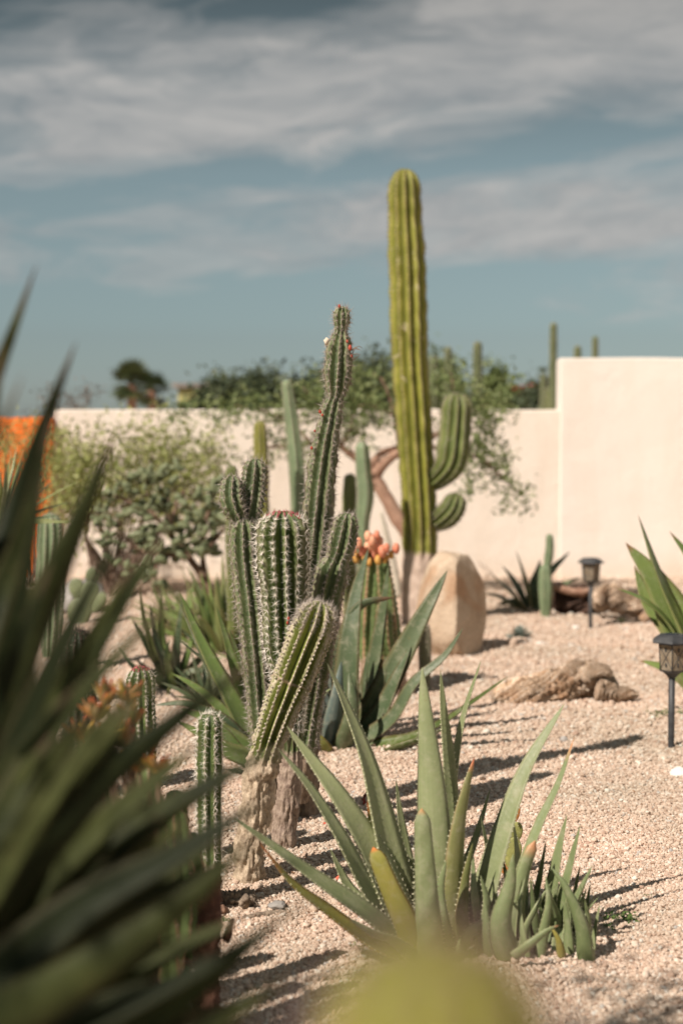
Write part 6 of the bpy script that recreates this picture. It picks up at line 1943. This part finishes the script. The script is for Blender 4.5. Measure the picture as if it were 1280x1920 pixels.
# pergola with a red tiled roof
dG = 22.0
pg = thing('red_roof_pergola', (px2x(1000, dG), dG, 0), 'open shelter with a low red tiled roof on posts beyond the wall', 'pergola')
M_TILE = m_plain('red_tile', (0.30, 0.055, 0.035), (0.44, 0.11, 0.065), 0.8, 8, 0.4, rnd=.5)
M_POST = m_plain('greenish_post', (0.20, 0.22, 0.12), (0.27, 0.27, 0.16), 0.8, 8, 0.3)
xa, xb = px2x(935, dG), px2x(1075, dG)
za, zb = zz(733, dG), zz(711, dG)
nt = 16
for i in range(nt):
    q0, q1 = i / nt, (i + 1) / nt
    X0, X1 = xa + (xb - xa) * q0, xa + (xb - xa) * q1
    Z0 = za + (zb - za) * q0
    v = []
    for yy, dz in ((dG - .1, 0), (dG + 1.6, .0)):
        for k in range(7):
            a_ = math.pi * k / 6
            v.append(((X0 + X1) / 2 - math.cos(a_) * (X1 - X0) * .52, yy, Z0 + dz + math.sin(a_) * .035))
        for k in range(7):
            a_ = math.pi * k / 6
            v.append(((X0 + X1) / 2 - math.cos(a_) * (X1 - X0) * .44, yy, Z0 + dz - .02 + math.sin(a_) * .03))
    f = []
    for k in range(6):
        f += [(k, k + 1, 14 + k + 1, 14 + k), (7 + k + 1, 7 + k, 21 + k, 21 + k + 1), (k + 1, k, 7 + k, 7 + k + 1), (14 + k, 14 + k + 1, 21 + k + 1, 21 + k)]
    f += [(0, 14, 21, 7), (6, 13, 27, 20)]
    mesh_ob('tile', v, f, M_TILE, pg)
v = [(xa, dG, za - .13), (xb, dG, zb - .13), (xb, dG, zb - .03), (xa, dG, za - .03)]
v = v + [(x, y + .1, z) for x, y, z in v]
mesh_ob('beam', v, [(0, 1, 2, 3), (7, 6, 5, 4), (0, 4, 5, 1), (1, 5, 6, 2), (2, 6, 7, 3), (3, 7, 4, 0)], M_POST, pg, smooth=False)
for i, px_ in enumerate((950, 985, 1020)):
    x_ = px2x(px_, dG)
    v, f = boxm(x_ - .05, x_ + .05, dG - .02 + .01, dG + .08, -.1, za + (zb - za) * (x_ - xa) / (xb - xa) - .132)
    mesh_ob('post', v, f, M_POST, pg, smooth=False)

# columns beyond the wall
for (a, b, w_, d, lab) in ((1037, 605, 15, 16.0, 'tallest thin column cactus beyond the wall at the step of the tall wall'), (1082, 648, 15, 16.5, 'short stub of a column cactus peeping above the tall wall'),
                           (1115, 630, 13, 17.0, 'thin grey column cactus above the tall wall right of the short stub'), (895, 640, 19, 14.6, 'pinkish topped column cactus above the low wall'),
                           (840, 650, 15, 15.0, 'green column cactus beyond the wall right beside the tallest cactus'), (812, 668, 16, 14.4, 'column cactus half hidden at the edge of the tallest cactus'), (1018, 700, 12, 17.5, 'low thin column cactus under the red roof')):
    columns('distant_column_cactus', lab, [[(a + 1, 1120, d, w_ * 1.1), (a, 900, d, w_ * 1.1), (a - 1, (b + 900) / 2, d, w_), (a, b, d, w_ * .9)]], M_FAR, nr=8, rows=40, pitch=.06, sl=.03)
columns('distant_column_cactus', 'dark green column cactus pair directly under the tallest thin column', [[(1043, 1110, 16.3, 16), (1043, 900, 16.3, 17), (1044, 700, 16.3, 14)], [(1028, 1110, 16.3, 14), (1028, 900, 16.3, 15), (1029, 726, 16.3, 13)]], M_SAGARM, nr=8, rows=40, pitch=.06, sl=.03)
